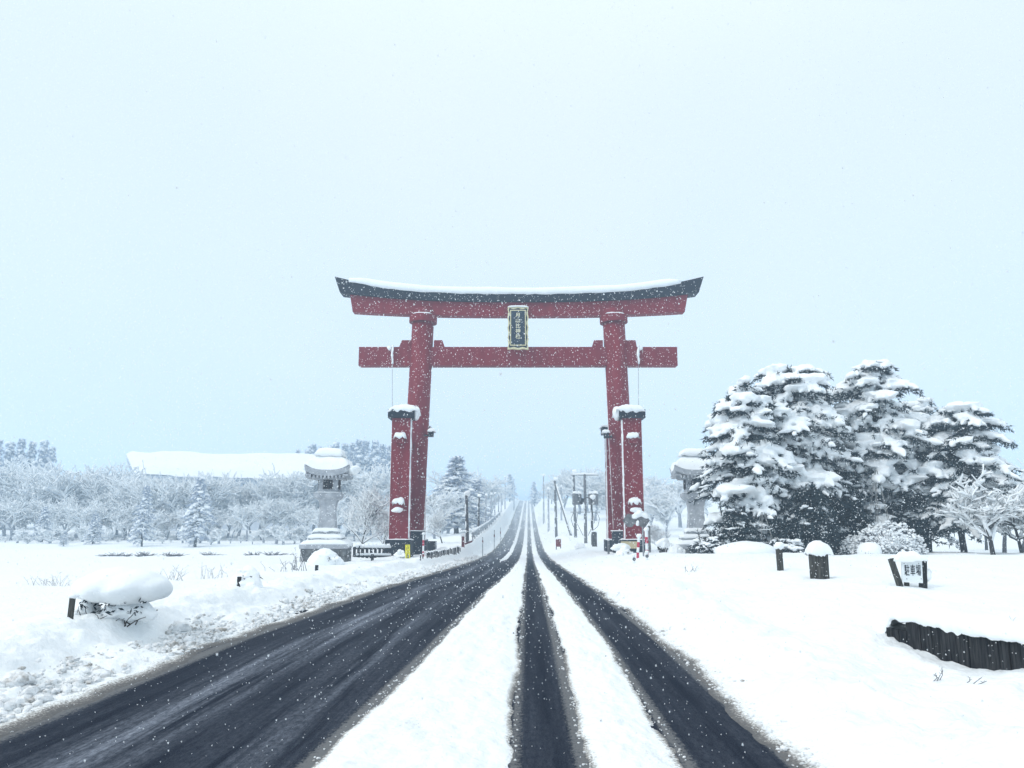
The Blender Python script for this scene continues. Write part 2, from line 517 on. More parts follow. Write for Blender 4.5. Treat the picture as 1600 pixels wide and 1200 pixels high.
def ground_h(x, y, fine=False):
    x = np.asarray(x, float); y = np.asarray(y, float)
    l = x - cen(y)
    zr = z_road(y)
    # left: slush lip, clods, bank, field
    e = LEFT_EDGE + 0.10 * vnoise(y * 0.9, y * 0 + 3, 4) + 0.05 * vnoise(y * 4.0, y * 0 + 8, 5)
    d = e - l
    near_l = np.where(y > 66, z_berm(y), z_left(y))
    wide = sstep(7, 26, -l) * sstep(66, 95, y)
    fl = near_l * (1 - wide) + z_left(y) * wide
    bank = sstep(0.85, 1.6, d + 0.18 * vnoise(y * 0.7, y * 0 + 1, 44))
    hl = zr + 0.035 * sstep(-0.05, 0.25, d) + 0.11 * sstep(0.35, 0.9, d)
    hl = hl * (1 - bank) + np.maximum(fl + 0.27 * sstep(3.4, 1.8, d), zr + 0.2) * bank
    # right: slush lip, long slope, field
    e2 = RIGHT_EDGE + 0.08 * vnoise(y * 0.9, y * 0 + 13, 6) + 0.04 * vnoise(y * 4.0, y * 0 + 18, 7)
    d2 = l - e2
    s2 = sstep(0.1, np.interp(y, [0, 10, 30, 60, 90], [4.2, 4.4, 5.0, 4.5, 3.5]), d2)
    low = z_right(y) - 0.36 * sstep(10.2, 8.9, y) * sstep(11.0, 7.5, x) + 0.15 * sstep(8.8, 7.6, y)
    # the field level stays up behind the plank wall
    wx = WALL_A.x + (WALL_B.x - WALL_A.x) * (y - WALL_A.y) / (WALL_B.y - WALL_A.y)
    step = sstep(0.02, 0.10, x - wx) * sstep(10.2, 9.5, y)
    fr = low * (1 - step) + z_right(y) * step
    hr = zr + 0.03 * sstep(-0.05, 0.22, d2) + 0.05 * sstep(0.2, 0.6, d2)
    hr = hr * (1 - s2) + np.maximum(fr, zr + 0.08) * s2
    under = zr - 0.07
    h = np.where(d > -0.12, hl, np.where(d2 > -0.12, hr, under))
    h = np.where((d <= -0.05) | (d > 50), np.where(d > 0, hl, h), h)
    h = np.where((d <= 0) & (d2 <= 0), np.minimum(h, under + 0.067 * np.maximum(sstep(-0.12, 0, d), sstep(-0.12, 0, d2))), h)
    if fine:
        off = np.maximum(sstep(0.1, 0.6, d), sstep(0.1, 0.6, d2))
        rough_l = sstep(0.15, 0.5, d) * sstep(2.2, 1.5, d)
        rough_r = sstep(0.2, 0.8, d2) * sstep(4.5, 2.0, d2) * 0.65
        far = np.clip(18 / np.maximum(y, 18), 0.25, 1)
        ridge = np.exp(-((d2 - 1.35 - 0.3 * vnoise(y * 0.25, y * 0 + 2, 81)) / 0.5) ** 2) * sstep(60, 30, y)
        h = h + ridge * (0.14 + 0.08 * fbm(y * 0.8, x * 0.8, 82) + 0.04 * fbm(x * 4.0, y * 3.0, 83, 4))
        h = h + off * (0.075 * fbm(x * 0.8, y * 0.5, 21) + 0.026 * fbm(x * 2.6, y * 1.9, 22, 4))
        heap = sstep(0.25, 0.75, vnoise(x * 0.35 + 4, y * 0.3, 95)) * sstep(2.0, 3.0, d2) * sstep(14, 9, y)
        h = h + heap * (0.05 + 0.05 * fbm(x * 5.0, y * 4.0, 96, 4))
        h = h + (rough_l + rough_r) * far * (0.05 * fbm(x * 3.5, y * 2.6, 23, 4) + 0.03 * fbm(x * 12, y * 9, 24, 3))
        h = h + sstep(20, 60, np.maximum(d, d2)) * 0.25 * fbm(x * 0.05, y * 0.05, 25)
    return h


def G(x, y):
    return float(ground_h(np.array([x]), np.array([y]))[0])


def hit(px, py):
    """where the sight line through a pixel meets the ground"""
    Ys = np.geomspace(4, 600, 1600)
    q = P(px, py, 1.0) - Vector((0, 0, EYE))
    k = np.argmax(EYE + q.z * Ys <= ground_h(q.x * Ys, Ys))
    return P(px, py, float(Ys[k]))


def at(px, Y):
    x = P(px, 800, Y).x
    return Vector((x, Y, G(x, Y)))


def grid_mesh(name, ll, yy, zfun, m, attrs, smooth=True):
    Lg, Yg = np.meshgrid(ll, yy, indexing='xy')
    X = Lg + cen(Yg)
    Z = zfun(X, Yg)
    V = np.stack([X, Yg, Z], -1).reshape(-1, 3)
    nr, nc = Lg.shape
    i, j = np.meshgrid(np.arange(nr - 1), np.arange(nc - 1), indexing='ij')
    a = (i * nc + j).ravel()
    F = np.stack([a, a + 1, a + nc + 1, a + nc], -1)
    me = np_mesh(name, V, F, smooth)
    for k, fn in attrs.items():
        at_ = me.attributes.new(k, 'FLOAT', 'POINT')
        at_.data.foreach_set('value', np.asarray(fn(X, Yg), np.float32).ravel())
    if name == 'road':
        uvl = me.uv_layers.new(name='road')
        li = np.zeros(len(me.loops), np.int32); me.loops.foreach_get('vertex_index', li)
        uvs = np.stack([Lg.ravel(), Yg.ravel()], -1)[li]
        uvl.data.foreach_set('uv', uvs.astype(np.float32).ravel())
    return link(name, me, m)


def rows(y0, y1, ratio):
    n = int(math.log(y1 / y0) / math.log(ratio)) + 2
    return list(np.geomspace(y0, y1, n))


YY = np.array(list(np.linspace(-60, 2.6, 16)) + rows(3.0, 60, 1.0095) + rows(61.5, 1600, 1.03))
LL = np.array(list(-np.geomspace(1400, 62, 22)) + list(np.linspace(-60, -15, 40)) + list(np.linspace(-14.4, -7.2, 40)) + list(np.arange(-7.0, -4.0, 0.045))
              + [-3.9, -3, -2, -1, 0, 1, 1.7] + list(np.arange(1.76, 4.4, 0.055)) + list(np.arange(4.42, 6.6, 0.04)) + list(np.linspace(6.7, 14.4, 50)) + list(np.linspace(15, 60, 40)) + list(np.geomspace(62, 1400, 22)))


def ground_dirt(x, y):
    l = x - cen(y)
    d = np.maximum(LEFT_EDGE + 0.10 * vnoise(y * 0.9, y * 0 + 3, 4) + 0.05 * vnoise(y * 4.0, y * 0 + 8, 5) - l,
                   (l - RIGHT_EDGE - 0.08 * vnoise(y * 0.9, y * 0 + 13, 6) - 0.04 * vnoise(y * 4.0, y * 0 + 18, 7)) * 1.6)
    return 0.88 * np.clip(1.0 - sstep(-0.04, 0.34, d), 0, 1) + 0.20 * sstep(0.9, 0.3, d)


ground = grid_mesh('ground', LL, YY, lambda x, y: ground_h(x, y, True), M_ground, {'dirt': ground_dirt})
tag(ground, 'deep white snow covering the fields and verges on both sides of the road', None, kind='structure')


def road_film_sheen(x, y):
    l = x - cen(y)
    return 0.22 * np.ones_like(l) + 0.95 * np.exp(-((l + 3.05 + 0.1 * np.sin(y * 0.3)) / 0.33) ** 2) + 0.45 * np.exp(-((l + 1.95) / 0.22) ** 2) + sstep(45, 90, y) * 0.4  # thin slush streaks, and a painted sheen band down the left lane


def strip_left(y):
    return np.interp(y, [0, 5, 11, 32, 60, 300], [-1.52, -1.50, -1.26, -0.92, -0.78, -0.75])


def road_dirt(x, y):
    l = x - cen(y)
    k = np.zeros_like(l)
    for e_, w_ in ((LEFT_EDGE, 0.30), (RIGHT_EDGE, 0.15), (1.25, 0.12), (0.50, 0.16), (0.0, 0.09)):
        k = np.maximum(k, sstep(w_, 0, np.abs(l - e_)))
    k = np.maximum(k, sstep(0.14, 0, np.abs(l - strip_left(y))))
    return np.clip(k * 0.85 + 0.25 * sstep(-0.9, -1.7, l) * sstep(-2.5, -1.9, l), 0, 1) + 0.5 * sstep(120, 260, y)


YR = np.array(list(np.linspace(-60, 2.6, 12)) + rows(3.0, 60, 1.014) + rows(61, 620, 1.03))
road = grid_mesh('road', np.arange(-4.7, 2.5, 0.06), YR, lambda x, y: z_road(y) + 0 * x, M_road, {'film_sheen': road_film_sheen, 'dirt': road_dirt, 'cover': lambda x, y: 0.78 * sstep(40, 230, y) * (0.85 + 0.3 * fbm(x * 1.2, y * 0.08, 91)) })  # cover whitens the road with distance, painting in haze along with thin snow
tag(road, 'wet dark asphalt road with bare wheel tracks running straight under the gate', None, kind='structure')


def snow_strip(name, lo, hi, y0, y1, height, seed, label):
    ys = np.array(rows(y0, y1, 1.010))
    t = np.linspace(0, 1, 46)
    T, Yg = np.meshgrid(t, ys, indexing='xy')
    a = lo(ys)[:, None] + 0.035 * fbm(ys * 0.5, ys * 0, seed)[:, None] + 0.012 * fbm(ys * 4, ys * 0, seed + 1)[:, None]
    b = hi(ys)[:, None] + 0.035 * fbm(ys * 0.5, ys * 0, seed + 2)[:, None] + 0.012 * fbm(ys * 4, ys * 0, seed + 3)[:, None]
    mg = 0.10
    Lg = (a - mg) + (b - a + 2 * mg) * T
    X = Lg + cen(Yg)
    dd = np.minimum(Lg - a, b - Lg)
    far = np.clip(14 / np.maximum(Yg, 14), 0.3, 1)
    prof = sstep(-0.06, 0.30, dd)
    rg = fbm(X * 5, Yg * 2.2, seed + 5, 4) * 0.022 + fbm(X * 22, Yg * 14, seed + 6, 2) * 0.011
    Z = z_road(Yg) - 0.016 + height * prof + rg * far * (0.12 + 1.2 * prof) + 0.012 * sstep(-0.02, 0.05, dd)
    ends = sstep(y0, y0 * 1.25, Yg) if y0 > 20 else 1
    Z = np.where(dd < -0.05, z_road(Yg) - 0.02, Z) - (0.06 * (1 - ends))
    V = np.stack([X, Yg, Z], -1).reshape(-1, 3)
    nr, nc = T.shape
    i, j = np.meshgrid(np.arange(nr - 1), np.arange(nc - 1), indexing='ij')
    q = (i * nc + j).ravel()
    me = np_mesh(name, V, np.stack([q, q + 1, q + nc + 1, q + nc], -1), True)
    dirt = 0.95 * (1 - sstep(-0.02, 0.14, dd)) + 0.20 * fbm(X * 2.5, Yg * 0.5, seed + 9) + 0.1 * sstep(90, 240, Yg)
    at_ = me.attributes.new('dirt', 'FLOAT', 'POINT')
    at_.data.foreach_set('value', np.clip(dirt, 0, 1.2).astype(np.float32).ravel())
    return tag(link(name, me, M_ground), label, None, kind='structure')


K = lambda c: (lambda y: np.full_like(y, c))
snow_strip('snow_strip', strip_left, K(-0.02), 2.8, 520, 0.05, 31, 'broad white strip of packed snow along the middle of the road')
snow_strip('snow_strip', K(0.52), K(1.23), 2.8, 520, 0.05, 41, 'narrow white strip of packed snow between the two right wheel tracks')
snow_strip('snow_strip', K(-2.35), lambda y: np.interp(y, [40, 70, 300], [-2.2, -1.75, -1.6]), 55, 520, 0.035, 51, 'thin far snow strip between the left wheel tracks near the gate')

# churned clods of snow that the plough left along the left edge
cb = MB()
n_cl = 0
while n_cl < 4200:
    y = 4.5 * (75 / 4.5) ** (R.random() ** 0.85)
    d_ = abs(R.gauss(0.52, 0.19))
    if d_ < 0.18 or d_ > 1.05:
        continue
    s_ = (0.010 + 0.034 * R.random() ** 2.4) * (1.0 if y < 14 else 1.0 + (y - 14) * 0.025)
    if R.random() < 0.035:
        s_ *= 2.0
    x = float(cen(y)) + LEFT_EDGE - d_
    cb.blob((x, y, G(x, y) + s_ * 0.25), (s_ * R.uniform(.8, 1.7), s_ * R.uniform(.8, 1.7), s_ * R.uniform(.6, 1.1)), R.randrange(10 ** 6), 1 if s_ < 0.045 or y > 12 else 2, 0.38, 2.4)
    n_cl += 1
for px, py, s_ in ((22, 1066, .10), (190, 1043, .055), (278, 1022, .05), (60, 1078, .05), (130, 1050, .045), (345, 985, .05)):
    p = hit(px, py)
    cb.blob((p.x, p.y, p.z + s_ * .2), (s_ * 1.7, s_ * 1.2, s_ * .7), int(px), 3, 0.2, 2.0)
tag(cb.build('snow_clods', M_clod, None, True), 'row of churned dirty snow clods along the left road edge', 'snow clods', kind='stuff')

rb = MB()
for k in range(420):
    y = 4.5 * (40 / 4.5) ** R.random()
    d_ = R.uniform(0.05, 0.6) ** 1.3
    s_ = 0.010 + 0.022 * R.random() ** 2
    x = float(cen(y)) + RIGHT_EDGE + d_
    rb.blob((x, y, G(x, y) + s_ * 0.3), (s_ * 1.3, s_ * 1.3, s_ * .8), R.randrange(10 ** 6), 1, 0.2)
for k in range(1500):
    y = 4.2 * (28 / 4.2) ** (R.random() ** 0.9)
    e_ = R.choice((float(strip_left(y)), -0.02, 0.52, 1.23, RIGHT_EDGE))
    inw = {-0.02: -1, 1.23: -1}.get(e_, 1)
    l_ = e_ + inw * (abs(R.gauss(0, 0.10)) - 0.03)
    s_ = (0.005 + 0.010 * R.random() ** 2.5) * (1 if y < 10 else 1 + (y - 10) * .04)
    x = float(cen(y)) + l_
    zb_ = float(z_road(y)) if e_ != RIGHT_EDGE else G(x, y)
    rb.blob((x, y, zb_ + s_ * 0.4), (s_ * R.uniform(.9, 1.6), s_ * R.uniform(.9, 1.6), s_ * .8), R.randrange(10 ** 6), 1, 0.25)
tag(rb.build('snow_crumbs', M_clod, None, True), 'scattered small snow crumbs along the edges of the wheel tracks', 'snow crumbs', kind='stuff')

# ------------------------------------------------------------------ the great gate
TY = 66.0
torii = thing('torii_gate', 'giant red shrine gate with black curved top beam spanning the snowy road', 'shrine gate', (0, 0, 0))


def beam_curve(px, mid, amp, pw):
    return mid - amp * abs((px - 811) / 288.5) ** pw


def curved_beam(xa_top, xa_bot, xb_top, xb_bot, top, bot, yf, n=40):
    up = [P(x, top(x), yf) for x in np.linspace(xa_top, xb_top, n)]
    dn = [P(x, bot(x), yf) for x in np.linspace(xb_bot, xa_bot, n)]
    return [(p.x, p.z) for p in up + dn]


k_top = lambda x: beam_curve(x, 457, 25, 3.0)
k_bot = lambda x: beam_curve(x, 471, 15.5, 2.6)
s_bot = lambda x: beam_curve(x, 493.5, 8.5, 2.6)
ol = curved_beam(523, 531, 1099.5, 1092, k_top, k_bot, TY - .75)
o_ = MB().prism(ol, TY - .75, TY + .75).build('top_beam', M_black, torii)
o_['label'] = 'black curved top beam with upswept ends'
ol = curved_beam(546.5, 551, 1075, 1070, lambda x: k_bot(x) - .5, s_bot, TY - .45)
MB().prism(ol, TY - .45, TY + .45).build('lintel', M_red, torii)
# snow lying along the top beam, with a thin dusting out to the tips
sx = np.linspace(545, 1064, 60)
sb = MB()
rows_ = []
for i, x in enumerate(sx):
    e = min(1.0, min(i, 59 - i) / 2.5)
    hpx = (10.5 + 1.0 * float(vnoise(np.array([x * .03]), np.array([1.0]), 3)[0])) * (0.45 + 0.55 * e)
    p, q = P(x, k_top(x) + 0.6, TY - .8), P(x, k_top(x) - hpx, TY - .8)
    hh = q.z - p.z
    lip = 0.10 + 0.05 * float(vnoise(np.array([x * .11]), np.array([5.0]), 3)[0])
    rows_.append([(p.x, TY - .84, p.z - lip), (p.x, TY - .92, p.z + hh * .35), (p.x, TY - .72, p.z + hh * .85), (p.x, TY - .2, p.z + hh), (p.x, TY + .5, p.z + hh * .9), (p.x, TY + .9, p.z + hh * .3), (p.x, TY + .82, p.z - lip)])
V = np.array(rows_).reshape(-1, 3)
F = []
for i in range(59):
    for j in range(7):
        a, b = i * 7 + j, i * 7 + (j + 1) % 7
        F += [(a, b, a + 7), (b, b + 7, a + 7)]
F += [(0, j + 1, j) for j in range(1, 6)] + [(59 * 7, 59 * 7 + j, 59 * 7 + j + 1) for j in range(1, 6)]
sb.add(V, F)
sb.build('snow', M_snow, torii, True)
for xs in ((524, 546), (1063, 1099)):
    q = [P(x, k_top(x) - .2, TY - .7) for x in np.linspace(*xs, 6)]
    MB().tube([(p.x, TY, p.z + .02) for p in q], 0.62, 8, True, 0.10).build('snow', M_snow, torii, True)

pill = {}
for side, (c1, c2) in {'l': (661, 642), 'r': (959, 978)}.items():
    t_, b_ = P(c1, 505, TY), P(c2, 860, TY)
    up, dn = P(c1 + (c1 - c2) * .034, 493, TY), Vector(b_)
    dn.z = G(b_.x, TY) - .5
    dr = (t_ - b_) / (t_.z - b_.z)
    pt = lambda z: (b_.x + dr.x * (z - b_.z), TY, z)
    ra, rb_ = 0.955, 0.99
    pl = MB().tube([pt(dn.z), pt(P(0, 830, TY).z)], [rb_] * 2, 40).tube([pt(P(0, 830, TY).z), pt(up.z + .5)], [rb_, ra], 40).build('pillar', M_red, torii, True)
    pill[side] = (pl, pt)
    zc = P(0, 505, TY).z
    MB().tube([pt(zc), pt(zc + .62)], 1.22, 40).build('collar', M_red, pl, False)
    MB().pillow((pt(zc + .62)[0], TY - .35, zc + .62), 1.6, 1.55, .17, 0, .0, 3, 12).build('snow', M_snow, pl, True)
    zb = P(0, 829, TY).z
    MB().tube([pt(dn.z), pt(zb)], 1.12, 40).build('base_sleeve', M_black, pl, False)
    MB().tube([pt(zb - .02), pt(zb + .05)], 1.2, 30).build('snow', M_snow, pl, True)

# the level tie beam with its wedges
a, b = P(561, 542, TY - .5), P(1059, 571, TY - .5)
MB().box(((a.x + b.x) / 2, TY, (a.z + b.z) / 2), (b.x - a.x, 1.0, a.z - b.z)).build('tie_beam', M_red, torii)
for x0, x1, x2, x3 in ((623.5, 628, 642, 642), (678, 678, 691, 695), (925, 928.5, 942, 942), (977, 977, 993, 995)):
    p = [P(x, y, TY - .36) for x, y in ((x0, 542.5), (x1, 531.5), (x2, 531.5), (x3, 542.5))]
    MB().prism([(q.x, q.z) for q in p], TY - .36, TY + .36).build('wedge', M_red, torii)
for x0, x1 in ((561, 612), (700, 790), (830, 920), (998, 1059)):
    p, q = P(x0, 541.5, TY), P(x1, 541.5, TY)
    MB().pillow(((p.x + q.x) / 2, TY, a.z), q.x - p.x, .9, .10, 0.0, .02, int(x0), 14).build('snow', M_snow, torii, True)

# support pillars, two to each main pillar, and the beams that run through them
for side, sgn, xw in (('l', 1, -8.70), ('r', -1, 9.43)):
    for k, (dy, hw) in enumerate(((-5.4, .73), (5.4, .72))):
        Y = TY + dy
        top = P(800, 655, TY - 5.4).z
        g = G(xw, Y) - .4
        sp = MB().box((xw, Y, (top + g) / 2), (hw * 2, 1.36, top - g)).build('support_pillar', M_red, torii)
        MB().box((xw, Y, top + .33), (2.06, 1.9, .66)).build('cap', M_black, sp)
        MB().pillow((xw + .12 * sgn, Y, top + .66), 2.15, 2.0, .42 if k == 0 else .2, .14 if k == 0 else .0, .42 if k == 0 else .1, 4 + k + (7 if sgn > 0 else 0), 20, .2).build('snow', M_snow, sp, True)
        if k == 0:
            MB().blob((xw + 1.12 * sgn, Y - .2, top + .45), (.30, .7, .52), 5, 3, .08).build('snow', M_snow, sp, True)
        zb = P(0, 843, Y).z
        MB().box((xw, Y, (zb + g) / 2), (1.94, 1.75, zb - g)).build('base_sleeve', M_black, sp)
        MB().pillow((xw, Y, zb), 1.94, 1.75, .10, .04, .05, 9 + k, 14).build('snow', M_snow, sp, True)
        # snow plastered on the inner edge by the wind
        for s2, w_ in ((1, .10), (-1, .035)):
            xs = xw + s2 * sgn * hw
            q = [(xs + .012 * s2 * sgn, Y - .55 + .03 * math.sin(z * 2.1), z) for z in np.linspace(zb + .1, top - .15, 40)]
            MB().tube(q, [w_ * R.uniform(.75, 1.25) for _ in q], 6).build('snow', M_snow, sp, True)
    for zpx in (682, 784):
        zc = P(0, zpx, TY - 6.2).z
        br = MB().box((xw, TY, zc - .28), (.62, 13.2, .56)).build('brace_beam', M_red, torii)
        MB().pillow((xw - .02, TY - 6.3, zc), .75, .8, .30, .10, .22, int(zpx) + sgn, 14, .3).build('snow', M_snow, br, True)
        if zpx == 784:
            MB().blob((xw - .05 * sgn, TY - 6.55, zc - .62), (.42, .22, .2), 8 + sgn, 3, .12).build('snow', M_snow, br, True)
    # down-conductor cable with frozen snow on its upper end
    px = 613.5 if side == 'l' else 997
    p, q = P(px, 541, TY - .7), P(px, 640, TY - 3.0)
    cb_ = MB().tube([(p.x, TY - .62, p.z + .1), (p.x, TY - .62, P(px, 571, TY).z)], .05, 8).tube([(p.x, TY - .62, P(px, 571, TY).z), (q.x, TY - 3.2, q.z)], .022, 6).build('cable', M_metal, torii)
    zz = np.linspace(P(px, 571, TY).z, p.z + .1, 12)
    MB().tube([(p.x + .03 * math.sin(z * 5), TY - .68, z) for z in zz], [R.uniform(.07, .13) for _ in zz], 7).build('snow', M_snow, cb_, True)
    x = P(px - 5 if side == 'l' else px + 4, 545, TY - .6).x
    MB().blob((x, TY - .62, P(px, 546, TY).z), (.2, .12, .2), 3, 2).build('snow', M_snow, cb_, True)
# snow blown onto the sides of the pillars
for side, s2 in (('l', 1), ('r', -1)):
    pl, pt = pill[side]
    zz = np.linspace(P(0, 826, TY).z, P(0, 572, TY).z, 60)
    MB().tube([(pt(z)[0] + s2 * .965, TY - .12, z) for z in zz], [R.uniform(.02, .055) for _ in zz], 6).build('snow', M_snow, pl, True)
for x, y, s2 in ((673.5, 678, 1), (947.5, 680, -1)):
    q = P(x, y, TY - .9)
    fl_ = MB().box((q.x, q.y, q.z), (.42, .5, .5)).box((q.x - s2 * .35, q.y + .3, q.z - .1), (.5, .12, .12)).build('floodlight', M_dark, torii)
    MB().pillow((q.x + .05 * s2, q.y, q.z + .25), .5, .55, .22, .08, .12, 5, 12).build('snow', M_snow, fl_, True)

# the name plaque
py0 = TY - 1.05
pa, pb = P(793, 478, py0), P(826, 547, py0)
pcx, pw_, ph_ = (pa.x + pb.x) / 2, pb.x - pa.x, pa.z - pb.z
plq = bpy.data.objects.new('plaque', None); C.objects.link(plq); plq.parent = torii
plq.location = (pcx, py0, (pa.z + pb.z) / 2); plq.rotation_euler = (math.radians(-7), 0, 0)
plq['label'] = 'dark blue name plaque with wavy gold frame and gold characters'


def wavy(w, h, amp, n=13):
    o = []
    for i in range(n): o.append((-w / 2 + w * i / n, h / 2 + amp * math.cos(i * math.pi * 2 * 2 / n)))
    for i in range(n * 2): o.append((w / 2 + amp * math.cos(i * math.pi * 2 * 4 / (n * 2)), h / 2 - h * i / (n * 2)))
    for i in range(n): o.append((w / 2 - w * i / n, -h / 2 - amp * math.cos(i * math.pi * 2 * 2 / n)))
    for i in range(n * 2): o.append((-w / 2 - amp * math.cos(i * math.pi * 2 * 4 / (n * 2)), -h / 2 + h * i / (n * 2)))
    return o


MB().prism(wavy(pw_ - .06, ph_ - .06, .035), 0, .22).build('frame', M_gold, plq)
MB().prism(wavy(pw_ - .30, ph_ - .36, .05), -.03, .05).build('frame_band', M_black, plq)
iw, ih = pw_ * .70, ph_ * .82
bd = MB()
for sx_ in (-1, 1):
    bd.box((sx_ * iw / 2, -.06, 0), (.07, .06, ih + .07)).box((0, -.06, sx_ * ih / 2), (iw - .07, .055, .07))
bd.build('inner_border', M_gold, plq)
M_panel = mat('plaque_panel', (0.004, 0.014, 0.030), (0.010, 0.026, 0.048), .6, 3)
MB().box((0, -.045, 0), (iw - .06, .04, ih - .06)).build('panel', M_panel, plq)
for i, ch in enumerate('月山比神社'):
    tm = text_mesh(ch, .46, .015)
    o_ = link('lettering', tm, M_cream, plq, (0, -.085, ih * .39 - i * .50 - .12)); o_.rotation_euler = (math.pi / 2, 0, 0)
MB().pillow((0, .08, ph_ / 2), pw_ - .1, .35, .14, .02, .04, 3, 14).build('snow', M_snow, plq, True)


# ------------------------------------------------------------------ stone lanterns
def lantern(px, Y, ybase, rz, label):
    s = Y / FPX * .90
    x = P(px, 800, Y).x
    z = lambda py: P(px, py, Y).z
    g = G(x, Y)
    L_ = thing('stone_lantern', label, 'lantern', (x, Y, 0), rz, 'pair of stone lanterns beside the gate')
    wh = 37 * s
    # plinth built of separate stones, seen on all four sides
    z1 = z(856); z0 = min(g, z(880)) - .4
    MB().box((0, 0, (z0 + z1) / 2), (wh * 2 - .3, wh * 2 - .3, z1 - z0)).build('plinth', M_stone_dark, L_)
    rr = random.Random(3)
    nrow = 3; rh = (z1 - z0) / nrow
    for k in range(4):
        for r_ in range(nrow):
            u = -wh
            while u < wh - .05:
                w_ = min(rr.uniform(.45, .85), wh - u)
                if wh - u - w_ < .25: w_ = wh - u
                dep = .2 + rr.uniform(0, .05)
                st = MB().box((u + w_ / 2, -(wh - .1) - rr.uniform(0, .03), z0 + rh * (r_ + .5)), (w_ - .035, dep, rh - .03)).build('stone', M_stone_dark, L_)
                st.rotation_euler = (0, 0, k * math.pi / 2)
                u += w_
    MB().box((0, 0, (z(850) + z(856)) / 2), (wh * 2 + .16, wh * 2 + .16, z(850) - z(856) + .02)).build('slab', M_stone, L_)
    MB().pillow((0, 0, z(850)), wh * 2 + .1, wh * 2 + .1, .36, .08, .16, 3, 20, .1).build('snow', M_snow, L_, True)
    for hw_, ya, yb, sn in ((27, 850, 839, .24), (19, 839, 829, .2)):
        MB().box((0, 0, (z(ya) + z(yb)) / 2), (hw_ * 2 * s, hw_ * 2 * s, z(yb) - z(ya))).build('step', M_stone, L_)
        MB().pillow((0, 0, z(yb)), hw_ * 2 * s, hw_ * 2 * s, sn, .10, .12, int(hw_), 18, .15).build('snow', M_snow, L_, True)
    q2 = math.sqrt(2)
    prof = [(hw_ * s * q2, z(py)) for hw_, py in ((15, 831), (14.2, 822), (13.0, 812), (12.2, 800), (12.8, 792), (14.2, 785), (16.4, 780))]
    MB().lathe(prof, 4).build('shaft', M_stone, L_)
    MB().lathe([(hw_ * s * q2, z(py)) for hw_, py in ((17, 781), (20, 779), (22.5, 776), (22.5, 771), (20, 769.5), (17, 769))], 4).build('platform', M_stone, L_)
    MB().pillow((0, 0, z(770)), 43 * s, 43 * s, .07, .02, .03, 2, 14).build('snow', M_snow, L_, True)
    fb = MB().box((0, 0, (z(745) + z(769)) / 2), (32 * s, 32 * s, z(744) - z(769.5))).build('fire_box', M_stone, L_)
    wz, wh_ = z(757.5), 15 * s
    for k in range(4):
        wd = MB().box((0, -16 * s - .01, wz), (wh_, .06, wh_)).build('window', M_dark, fb)
        wd.rotation_euler = (0, 0, k * math.pi / 2)
        m_ = MB()
        for dx in (-.5, 0, .5):
            m_.box((dx * wh_, -16 * s - .05, wz), (.055, .05, wh_ + .055))
            m_.box((0, -16 * s - .051, wz + dx * wh_), (wh_ + .05, .048, .05))
        wf = m_.build('window_frame', M_poledark, fb); wf.rotation_euler = (0, 0, k * math.pi / 2)
    # roof: eaves that curl up to the corners, rafter ends beneath
    n = 13
    ze, zt, hw_ = z(736.5), z(717), 37.5 * s
    V, F = [], []
    for i in range(n):
        for j in range(n):
            u, v = -1 + 2 * i / (n - 1), -1 + 2 * j / (n - 1)
            m = max(abs(u), abs(v)); co = (abs(u) * abs(v)) ** 3
            V.append((u * hw_, v * hw_, zt + (ze - zt) * (m ** .8) + .34 * co))
    for i in range(n):
        for j in range(n):
            u, v = -1 + 2 * i / (n - 1), -1 + 2 * j / (n - 1)
            co = (abs(u) * abs(v)) ** 3
            V.append((u * hw_ * .96, v * hw_ * .96, ze - .34 + .34 * co))
    N_ = n * n
    for i in range(n - 1):
        for j in range(n - 1):
            a, b, c, d = i * n + j, (i + 1) * n + j, (i + 1) * n + j + 1, i * n + j + 1
            F += [(a, b, c), (a, c, d), (N_ + a, N_ + c, N_ + b), (N_ + a, N_ + d, N_ + c)]
    ring = [i * n for i in range(n)] + [(n - 1) * n + j for j in range(1, n)] + [i * n + n - 1 for i in range(n - 2, -1, -1)] + [j for j in range(n - 2, 0, -1)]
    for k in range(len(ring)):
        a, b = ring[k], ring[(k + 1) % len(ring)]
        F += [(a, N_ + a, b), (b, N_ + a, N_ + b)]
    rf = MB().add(V, F).build('roof', M_stone, L_)
    for k in range(4):
        for i in range(12):
            u = -.9 + 1.8 * i / 11
            rt = MB().box((u * hw_, -hw_ * .83, ze - .40 + .2 * abs(u) ** 6), (.11, hw_ * .26, .14)).build('rafter', M_stone, rf)
            rt.rotation_euler = (0, 0, k * math.pi / 2)
    MB().box((0, 0, ze - .44), (hw_ * 1.40, hw_ * 1.40, .2)).build('eave_block', M_stone, rf)
    # thick snow on the roof
    n2 = 21
    V, F = [], []
    for i in range(n2):
        for j in range(n2):
            u, v = -1 + 2 * i / (n2 - 1), -1 + 2 * j / (n2 - 1)
            m = max(abs(u), abs(v)); co = (abs(u) * abs(v)) ** 3
            th = .62 * (1 - m ** 5) ** .5 + .05 * float(fbm(np.array([u * 3 + px]), np.array([v * 3]), 8)[0])
            if m > .999: th = .02
            V.append((u * hw_ * .97, v * hw_ * .97, zt + (ze - zt) * (m ** .8) + .34 * co + th))
    for i in range(n2 - 1):
        for j in range(n2 - 1):
            a, b, c, d = i * n2 + j, (i + 1) * n2 + j, (i + 1) * n2 + j + 1, i * n2 + j + 1
            F += [(a, b, c), (a, c, d)]
    MB().add(V, F).build('snow', M_snow, rf, True)
    MB().blob((hw_ * 1.12, -hw_ * .5, ze + .05), (.42, .6, .30), 4, 3, .08).build('snow', M_snow, rf, True)
